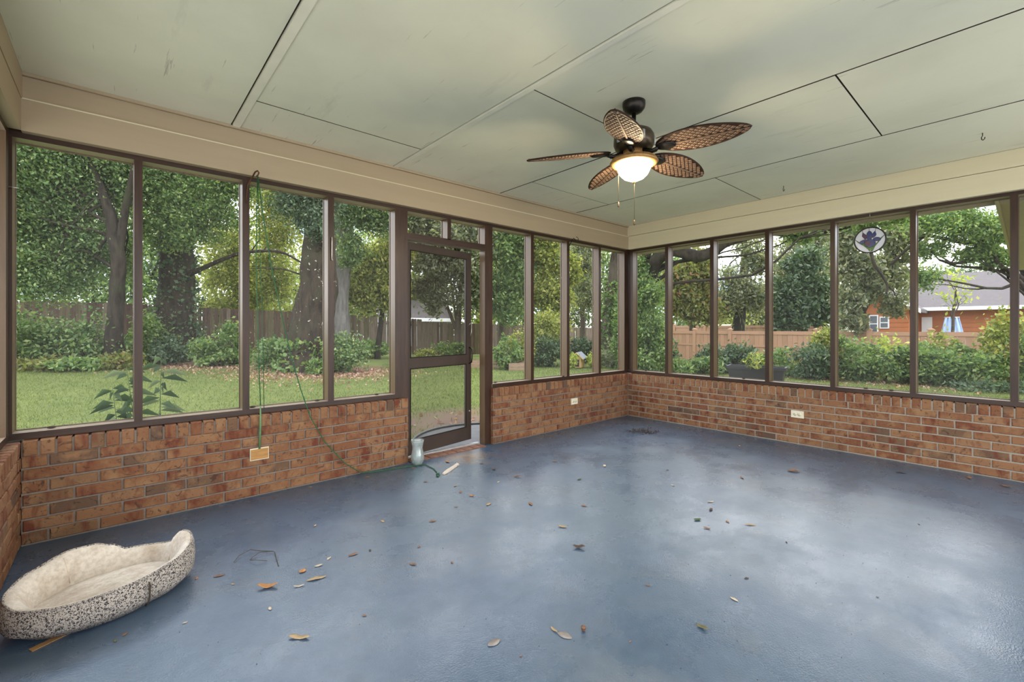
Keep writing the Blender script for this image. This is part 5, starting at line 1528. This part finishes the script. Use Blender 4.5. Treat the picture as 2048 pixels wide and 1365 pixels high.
top = Vector((0.737, YP - 0.130, 2.275))
cord = empty('green_cord', (0.757, YA - 0.02, 0), 'thin green cord hanging from the plant hook down to the floor by the vase', 'cord')
cl = lambda p: Vector(p) - cord.location
p1 = [top, at_A(512, 510, 3.545), at_A(517, 700, 3.585), at_A(521, 812, 3.602), at_A(521, 850, 3.612), at_A(519, 898, 3.616)]
MB().tube([cl(p) for p in p1[:4]], 0.0032, 6).build('hanging_strand', 'green_cord', cord)
MB().tube([cl(p) for p in p1[3:]], [0.004, 0.0075, 0.0075], 6).build('wide_strand', 'green_cord_pale', cord)
MB().tube([cl(top), cl(at_A(526, 700, 3.60)), cl(at_A(528, 818, 3.66))], 0.0022, 6).build('hanging_strand', 'green_cord', cord)
p2 = [top, at_A(527, 440, 3.52), at_A(545, 545, 3.54), at_A(562, 625, 3.555), at_A(580, 705, 3.57), at_A(600, 775, 3.58), at_A(620, 833, 3.59), at_A(650, 885, 3.60), at_A(690, 927, 3.60), at_A(722, 946, 3.60)]
q2 = [floor_at(745, 946), floor_at(790, 939), floor_at(822, 934.5), floor_at(850, 931), floor_at(868, 940), floor_at(874, 947)]
for q in q2:
    q.z = 0.006
q2[2] += Vector((0, -0.0, 0)); 
MB().tube([cl(p) for p in p2 + q2], 0.0038, 6).build('trailing_strand', 'green_cord', cord)
kp_ = floor_at(876, 952)
MB().tube([cl(kp_ + Vector(v)) for v in ((-0.012, 0.012, 0.008), (0.01, 0.0, 0.018), (-0.006, -0.014, 0.012), (0.012, -0.008, 0.006), (-0.012, 0.002, 0.014), (-0.02, -0.03, 0.006))], 0.006, 6).build('knot', 'green_cord', cord)

# ------------------------------------------------------------------ outlets
def outlet(name, label, loc, rz, wood=False):
    e = empty(name, loc, label, 'outlet', rz=rz)
    w, h_ = (0.060, 0.043) if wood else (0.0575, 0.036)
    MB().box((-w, -0.006, -h_), (w, 0.006, h_)).build('cover_plate', 'outlet_ivory', e)
    if wood:
        MB().box((-w + 0.005, -0.012, -h_ + 0.007), (w - 0.005, -0.005, h_ - 0.007)).build('wood_block', 'varnished_wood', e)
    else:
        for s in (-1, 1):
            r = MB().tube([(0, -0.006, 0), (0, -0.009, 0)], 0.017, 20).build('receptacle', 'outlet_ivory', e, (s * 0.020, 0, 0))
            for zz, yy in ((0.006, 0.004), (-0.006, 0.004)):
                MB().box((-0.005, -0.0098, zz - 0.0014), (0.004, -0.0088, zz + 0.0014)).build('slot', 'outlet_dark', r)
            MB().tube([(0.010, -0.0098, 0), (0.010, -0.0088, 0)], 0.0024, 8).build('slot', 'outlet_dark', r)
        MB().tube([(0, -0.008, 0), (0, -0.006, 0)], 0.003, 8).build('screw', 'steel', e)
    return e


outlet('covered_outlet', 'wood-faced outlet cover on the brick below the green cord', (0.764, YA - 0.003, 0.302), 0, True)
outlet('wall_outlet', 'ivory outlet on the short brick wall right of the door', (4.166, YA - 0.003, 0.315), 0)
outlet('wall_outlet', 'ivory outlet on the long brick wall facing the tan fence', (XB - 0.003, 1.575, 0.310), R(-90))

# ------------------------------------------------------------------ vase, stick, wire
vp = floor_at(835, 929.5)
prof = [(0.035, 0.0), (0.040, 0.002), (0.042, 0.010), (0.054, 0.035), (0.0585, 0.062), (0.056, 0.090), (0.047, 0.128), (0.0445, 0.150), (0.048, 0.175), (0.057, 0.205), (0.059, 0.216)]
inn = [(r - 0.003, z) for r, z in reversed(prof[2:])] + [(0.02, 0.014)]
vs = MB().lathe(prof + inn, 36, cap=True).build('glass_vase', 'vase_glass', None, vp)
tag(vs, 'clear hurricane glass vase on the floor beside the screen door', 'vase')

a, b = floor_at(887, 950), floor_at(916, 931)
u = (b - a); Ls = u.length; u.normalize(); n_ = Vector((-u.y, u.x, 0))
st = MB()
prof2 = [(0.0, 0.010), (0.03, 0.013), (0.08, 0.016), (0.17, 0.012), (0.24, 0.011), (Ls - 0.04, 0.016), (Ls, 0.011)]
v, q = [], []
for t, w in prof2:
    z = 0.012 + 0.006 * math.sin(t * 9)
    v += [a - a + u * t + n_ * w + Vector((0, 0, z)), u * t - n_ * w + Vector((0, 0, z)), u * t - n_ * w + Vector((0, 0, 0.001)), u * t + n_ * w + Vector((0, 0, 0.001))]
for i in range(len(prof2) - 1):
    for k in range(4):
        q.append((i * 4 + k, i * 4 + (k + 1) % 4, (i + 1) * 4 + (k + 1) % 4, (i + 1) * 4 + k))
q += [(0, 1, 2, 3), tuple(len(v) - 4 + k for k in (3, 2, 1, 0))]
st.add(v, q)
st.tube([u * (Ls - 0.02), u * (Ls + 0.03) + n_ * 0.028 + Vector((0, 0, 0.012))], [0.008, 0.004], 6)
so = st.build('driftwood_stick', 'pale_stick', None, a); tag(so, 'pale flat piece of wood lying beyond the green knot', 'stick')

wpts = [(468, 1127), (478, 1116), (500, 1106), (525, 1104), (547, 1107), (520, 1111), (503, 1118), (500, 1125), (512, 1127), (534, 1124)]
w0 = floor_at(500, 1115)
wz = [floor_at(*p) - w0 + Vector((0, 0, 0.004 + 0.006 * (i % 3))) for i, p in enumerate(wpts)]
wi = MB().tube(wz, 0.0016, 5)
wi.tube([floor_at(549, 1106) - w0 + Vector((0, 0, 0.004)), floor_at(557, 1134) - w0 + Vector((0, 0, 0.002))], 0.0018, 5)
wo_ = wi.build('bent_wire', 'twig', None, w0); tag(wo_, 'thin dark bent wire on the floor right of the pet bed', 'wire')

# ------------------------------------------------------------------ pet bed
BEDC = Vector((-0.030, 2.655, 0.0)); BROT = R(17)
bed = empty('pet_bed', BEDC, 'oval pet bed with speckled tweed sides and cream fleece lining', 'pet bed', rz=BROT)
BA, BB = 0.325, 0.225


def rim_h(p):
    """height of the rim round the bed, p in degrees, 0 at the pointed right end, 90 at the back"""
    ks = [(0, 0.190), (12, 0.188), (22, 0.135), (36, 0.125), (66, 0.130), (76, 0.165), (88, 0.192), (104, 0.200), (130, 0.180), (160, 0.160), (180, 0.148), (205, 0.133), (235, 0.130), (270, 0.136), (305, 0.150), (335, 0.170), (350, 0.187), (360, 0.190)]
    for (a0, h0), (a1, h1) in zip(ks, ks[1:]):
        if a0 <= p <= a1:
            t = (p - a0) / (a1 - a0); t = t * t * (3 - 2 * t)
            return h0 + (h1 - h0) * t
    return ks[-1][1]


NP = 96
outer, lining, piping = MB(), MB(), MB()
ov, lv, pp_ = [], [], []
for i in range(NP):
    p = 360.0 * i / NP; w = R(p)
    h_ = rim_h(p); c, s = math.cos(w), math.sin(w)
    pinch = 1 - 0.05 * max(0, math.cos(R(p - 290) * 6)) * (1 if 270 < p < 310 else 0)
    for k, (rs, zt) in enumerate(((0.84, 0.006), (0.93, 0.03), (0.985, 0.30), (1.0, 0.60), (0.985, 0.90), (0.95, 1.0))):
        z = zt if k < 2 else zt * h_
        ov.append((BA * rs * c * pinch, BB * rs * s * pinch, z))
    for k, (rs, zt) in enumerate(((0.95, 1.0), (0.90, 1.02), (0.84, 0.94), (0.78, 0.72), (0.74, 0.5), (0.72, 0.30))):
        bulge = 0.010 * math.sin(k / 5 * math.pi)
        lv.append((BA * (rs - bulge) * c, BB * (rs - bulge) * s, max(0.035, zt * h_)))
    pp_.append((BA * 0.955 * c, BB * 0.955 * s, h_ * 1.0 + 0.001))


def ringfaces(n, m):
    return [(i * m + k, ((i + 1) % n) * m + k, ((i + 1) % n) * m + k + 1, i * m + k + 1) for i in range(n) for k in range(m - 1)]


outer.add(ov, ringfaces(NP, 6) + [tuple(i * 6 for i in range(NP))], 0, True).build('outer_cover', 'speckled_tweed', bed)
lining.add(lv, ringfaces(NP, 6), 0, True).build('lining', 'cream_fleece', bed)
MB().tube(pp_ + pp_[:2], 0.0045, 6, caps=False).build('piping', 'speckled_tweed', bed)
cu, cf = [(0, 0, 0.085)], []
for j in range(1, 7):
    t = j / 6
    for i in range(NP):
        w = 2 * math.pi * i / NP
        z = 0.085 - 0.028 * t ** 3 + 0.006 * math.sin(5 * w + j) * t * (1 - t) * 2
        cu.append((BA * 0.80 * t * math.cos(w), BB * 0.80 * t * math.sin(w), z))
for i in range(NP):
    cf.append((0, 1 + i, 1 + (i + 1) % NP))
    for j in range(5):
        a_ = 1 + j * NP + i; b_ = 1 + j * NP + (i + 1) % NP
        cf.append((a_, a_ + NP, b_ + NP, b_))
MB().add(cu, cf, 0, True).build('cushion', 'cream_fleece', bed)
for p, nm in ((283, 'seam'),):
    w = R(p)
    MB().tube([(BA * r_ * math.cos(w), BB * r_ * math.sin(w), z) for r_, z in ((0.90, 0.012), (0.965, 0.03), (0.995, 0.055), (1.0, 0.085), (0.985, 0.115))], 0.0035, 6).build(nm, 'gap_dark', bed)
for p in (112, 8, 168):
    w = R(p); h_ = rim_h(p % 360)
    MB().tube([(BA * r_ * math.cos(w), BB * r_ * math.sin(w), z * h_) for r_, z in ((0.93, 1.0), (0.84, 0.95), (0.775, 0.72), (0.725, 0.40))], 0.0025, 6).build('lining_seam', 'leaf_pale', bed)

cb0 = floor_at(100, 1284)
cb = MB().box((-0.055, -0.014, 0.0), (0.055, 0.014, 0.002)).build('cardboard_strip', 'cardboard', None, cb0 + Vector((0, 0, 0.001)))
cb.rotation_euler = (0, 0, math.atan2(*(floor_at(135, 1268) - floor_at(75, 1297)).yx)); tag(cb, 'flat cardboard strip sticking out from under the pet bed', 'cardboard')

# ------------------------------------------------------------------ dry leaves on the floor
LAND = [(150, 1180, 'the pet bed'), (510, 1115, 'the bent wire'), (535, 1176, 'the large curled orange leaf'), (633, 1159, 'the long tan leaf'), (598, 1277, 'the broad pinched tan leaf'),
        (706, 1111, 'the lone brown leaf'), (835, 929, 'the glass vase'), (900, 941, 'the pale stick'), (1158, 1097, 'the dark crumpled leaf'), (1129, 1272, 'the grey skeleton leaf'), (988, 1287, 'the grey-brown flat leaf'),
        (1395, 1041, 'the green leaf'), (1468, 1200, 'the pale pointed leaf'), (1404, 1257, 'the olive leaf'), (1587, 944, 'the leaf clump'), (826, 1130, 'the light brown leaf'), (1034, 955, 'the v-shaped leaf'),
        (1283, 864, 'the dirt heap'), (1595, 840, 'the long wall outlet'), (2000, 960, 'the long brick wall'), (660, 960, 'the short brick wall')]
USED = set()


def scrap_label(px, py, col):
    best = []
    for lx, ly, nm in LAND:
        dx, dy = px - lx, (py - ly) * 1.6
        w = ('right of' if dx > 0 else 'left of') if abs(dx) > abs(dy) else ('in front of' if dy > 0 else 'beyond')
        best.append((dx * dx + dy * dy, w, nm))
    for _, w, nm in sorted(best)[:6]:
        t = 'small %s leaf scrap on the floor %s %s' % (col, w, nm)
        if t not in USED:
            USED.add(t)
            return t
    return t


def leaf_obj(px, py, lpx, mat, rot, curl=0.5, wid=0.42, label=None, name='dry_leaf', notch=0.0):
    p = floor_at(px, py); d = F_PX * H_EYE / (py - 657.0)
    L_ = lpx / F_PX * d
    n = 8
    v, q = [], []
    rd = random.Random(int(px * 7 + py))
    for i in range(n + 1):
        t = i / n
        w = L_ * wid * 0.5 * math.sin(math.pi * (0.04 + 0.92 * t)) ** 0.8 * (1 - notch * math.exp(-((t - 0.5) / 0.14) ** 2))
        x = (t - 0.5) * L_
        zc_ = 0.004 + L_ * 0.12 * curl * (2 * t - 1) ** 2 + L_ * 0.05 * curl * math.sin(7 * t + px)
        fold = w * 0.5 * curl
        v += [(x, -w, max(0.0015, zc_ + fold)), (x, 0, max(0.001, zc_)), (x, w, max(0.0015, zc_ + fold * rd.uniform(0.5, 1.3)))]
    for i in range(n):
        for k in range(2):
            q.append((i * 3 + k, (i + 1) * 3 + k, (i + 1) * 3 + k + 1, i * 3 + k + 1))
    m = MB().add(v, q, 0, True)
    zl = min(z for _, _, z in m.v); m.v = [(x, y, z - zl + 0.0006) for x, y, z in m.v]
    o = m.build(name, mat, None, p)
    md = o.modifiers.new('thick', 'SOLIDIFY'); md.thickness = 0.0008
    o.rotation_euler = (0, 0, YAW - R(90) + R(rot))
    if label:
        tag(o, label, 'leaf')
    else:
        tag(o, scrap_label(px, py, {'orange': 'orange', 'tan': 'tan', 'brown': 'brown', 'pale': 'pale', 'dark': 'dark', 'green': 'green', 'olive': 'olive', 'grey': 'grey'}[mat[5:]]), 'leaf', 'small dry leaf scraps on the floor')
    return o


big = [(535, 1176, 38, 'leaf_orange', 8, 0.9, 0.40, 'large curled orange leaf on the floor right of the pet bed', 0), (633, 1159, 36, 'leaf_tan', 28, 0.6, 0.30, 'long tan leaf just right of the small orange leaf', 0),
       (605, 1144, 15, 'leaf_orange', 80, 0.5, 0.8, 'short rounded orange leaf right of the bent wire', 0), (598, 1277, 42, 'leaf_tan', -4, 0.45, 0.34, 'broad tan leaf pinched in the middle near the bottom edge', 0.35),
       (706, 1111, 20, 'leaf_brown', 38, 0.5, 0.35, 'brown leaf alone beyond the long tan leaf', 0), (598, 1174, 20, 'leaf_pale', 20, 0.6, 0.28, 'narrow pale leaf between the curled orange and long tan leaves', 0),
       (438, 1153, 20, 'leaf_brown', 30, 0.5, 0.34, 'reddish brown leaf nearest the right end of the pet bed', 0), (1158, 1097, 24, 'leaf_dark', -8, 0.9, 0.55, 'dark crumpled leaf in the middle of the floor', 0),
       (1108, 1262, 20, 'leaf_tan', -55, 0.7, 0.30, 'curled tan leaf beside a grey skeleton leaf', 0), (1129, 1272, 32, 'leaf_grey', -35, 0.15, 0.55, 'flat grey skeleton leaf stuck to the floor near the bottom', 0),
       (988, 1287, 30, 'leaf_grey', 40, 0.15, 0.55, 'flat grey-brown leaf lying alone at the bottom centre', 0), (1395, 1041, 15, 'leaf_green', 10, 0.6, 0.6, 'dark green leaf on the floor below the fan', 0),
       (1501, 1051, 20, 'leaf_tan', -12, 0.5, 0.28, 'narrow tan leaf right of the green leaf', 0), (1468, 1200, 17, 'leaf_pale', -60, 0.5, 0.40, 'pale pointed leaf alone in the lower right floor', 0),
       (1404, 1257, 24, 'leaf_olive', -50, 0.9, 0.45, 'olive crumpled leaf near the bottom right', 0), (1587, 944, 22, 'leaf_brown', -12, 1.0, 0.55, 'crumpled brown leaf clump before the long brick wall', 0),
       (826, 1130, 15, 'leaf_brown', -15, 0.6, 0.45, 'light brown leaf on the floor left of centre', 0), (1034, 955, 17, 'leaf_brown', 0, 1.4, 0.28, 'small v-shaped brown leaf in front of the door gap', 0),
       (900, 937, 1, 'leaf_tan', 0, 0.5, 0.4, None, 0)]
for a in big[:-1]:
    leaf_obj(a[0], a[1], a[2], a[3], a[4], a[5], a[6], a[7], notch=a[8])
small = [(393, 1158, 9, 'orange'), (466, 1170, 7, 'tan'), (637, 1133, 13, 'pale'), (658, 1118, 11, 'pale'), (540, 1219, 11, 'pale'), (729, 1233, 8, 'brown'), (370, 1247, 8, 'pale'), (630, 1053, 8, 'tan'), (765, 1044, 11, 'tan'),
         (851, 965, 8, 'brown'), (911, 973, 8, 'tan'), (921, 985, 10, 'brown'), (943, 993, 11, 'orange'), (912, 1015, 7, 'brown'), (977, 1010, 13, 'tan'), (1061, 1009, 14, 'brown'), (1168, 1013, 11, 'brown'), (865, 1044, 12, 'brown'),
         (838, 1095, 8, 'brown'), (904, 1126, 8, 'brown'), (1125, 1055, 15, 'tan'), (1042, 1314, 6, 'brown'), (997, 965, 8, 'pale'), (988, 940, 10, 'dark'), (963, 929, 8, 'dark'), (1159, 960, 10, 'green'), (1209, 933, 11, 'pale'),
         (895, 925, 12, 'orange'), (1109, 924, 9, 'brown'), (827, 937, 7, 'orange'), (1484, 957, 10, 'brown'), (1346, 972, 8, 'pale'), (1421, 1005, 11, 'pale'), (1422, 1021, 12, 'dark'), (1455, 1045, 9, 'brown'), (1414, 1058, 12, 'brown'),
         (1493, 1158, 9, 'dark'), (1938, 957, 15, 'brown'), (2012, 974, 14, 'brown'), (1802, 947, 14, 'dark'), (1335, 941, 5, 'dark'), (1479, 893, 6, 'tan'), (740, 1102, 8, 'dark'), (620, 975, 8, 'tan'), (735, 955, 7, 'orange'),
         (1573, 1086, 6, 'dark'), (1755, 1196, 5, 'dark'), (1296, 1172, 8, 'brown'), (1260, 1285, 6, 'brown'), (1838, 1050, 5, 'dark'), (130, 1105, 7, 'orange'), (98, 1112, 5, 'brown'), (62, 1122, 5, 'tan'), (250, 1270, 11, 'brown'), (230, 1283, 10, 'olive')]
for i, (px, py, l, m) in enumerate(small):
    leaf_obj(px, py, l * 1.15, 'leaf_' + m, (i * 47) % 180 - 60, 0.6, 0.45)
ap = floor_at(1167, 1263)
ac = MB().lathe([(0.001, 0.0), (0.006, 0.002), (0.0085, 0.008), (0.0085, 0.013), (0.010, 0.0135), (0.0095, 0.018), (0.004, 0.021), (0.001, 0.022)], 16).build('acorn', 'acorn', None, ap); tag(ac, 'brown acorn on the floor near the grey skeleton leaf', 'acorn')

# crumbs: uncountable dirt along the walls, on the sills and in the corner
cr = MB()


def crumb(p, r_):
    o = Vector(p); k = len(cr.v)
    j = lambda: random.uniform(0.6, 1.2) * r_
    pts = [o + Vector(v) for v in ((j(), 0, r_ * 0.5), (0, j(), r_ * 0.5), (-j(), 0, r_ * 0.5), (0, -j(), r_ * 0.5), (0, 0, j() * 1.1), (0, 0, 0.0002))]
    cr.add(pts, [(0, 1, 4), (1, 2, 4), (2, 3, 4), (3, 0, 4), (1, 0, 5), (2, 1, 5), (3, 2, 5), (0, 3, 5)])


for _ in range(420):
    crumb((random.uniform(XC + 0.05, XB - 0.05), YA - 0.02 - abs(random.gauss(0, 0.16)), 0), random.uniform(0.0012, 0.0036))
for _ in range(420):
    crumb((XB - 0.02 - abs(random.gauss(0, 0.3)), random.uniform(0, YA), 0), random.uniform(0.0012, 0.004))
for _ in range(500):
    crumb((random.uniform(0, XB), random.uniform(0.3, YA), 0), random.uniform(0.0010, 0.0032))
for _ in range(120):
    crumb((XC + abs(random.gauss(0, 0.18)) + 0.02, random.uniform(2.6, YA - 0.05), 0), random.uniform(0.0015, 0.005))
tag(cr.build('crumbs', 'crumb', None), 'scattered dark dirt crumbs on the blue floor', 'dirt', kind='stuff')
cr = MB()
c0 = floor_at(1283, 864)
for _ in range(90):
    crumb((c0.x + random.gauss(0, 0.07), c0.y + random.gauss(0, 0.07), abs(random.gauss(0, 0.003))), random.uniform(0.005, 0.017))
tag(cr.build('debris', 'crumb', None), 'small heap of dark dead leaves and dirt near the far corner', 'debris', kind='stuff')
cr = MB()
for _ in range(70):
    crumb((random.uniform(3.95, 4.6), YP - 0.018 + random.uniform(-0.012, 0.010), ZB - 0.004), random.uniform(0.003, 0.008))
tag(cr.build('debris', 'crumb', None), 'dark crumbs on the brick ledge right of the door', 'debris', kind='stuff')
for x, y, lb in ((-0.29, YP + 0.060, 'dark clip on the sill of the far left screen'), (0.745, YP + 0.06, 'dark clump on the sill by the cord post'), (1.20, YP + 0.06, 'dark clump on the sill before the post left of the door'), (1.70, YP + 0.06, 'dark clump on the sill next to the door jamb'),
                 (3.03, YP + 0.06, 'dark clump on the sill right of the door'), (4.02, YP - 0.01, 'dark clump at the foot of the post right of the door')):
    o = MB().lathe([(0.004, 0), (0.012, 0.003), (0.013, 0.009), (0.008, 0.013), (0.002, 0.014)], 9).build('dirt_clump', 'crumb', None, (x, y, ZS)); o.scale = (1.5, 0.8, 1); tag(o, lb, 'dirt clump', 'dirt clumps on the sills')
for y, lb in ((3.42, 'dark clump on the sill nearest the far corner'), (2.15, 'dark clump on the sill in front of the planter'), (1.03, 'dark clump on the sill below the stained glass flower'), (0.84, 'flat dark clump on the sill left of the wide screen post')):
    o = MB().lathe([(0.004, 0), (0.012, 0.003), (0.013, 0.009), (0.008, 0.013), (0.002, 0.014)], 9).build('dirt_clump', 'crumb', None, (XP + 0.055, y, ZS)); o.scale = (0.8, 1.5, 1); tag(o, lb, 'dirt clump', 'dirt clumps on the sills')
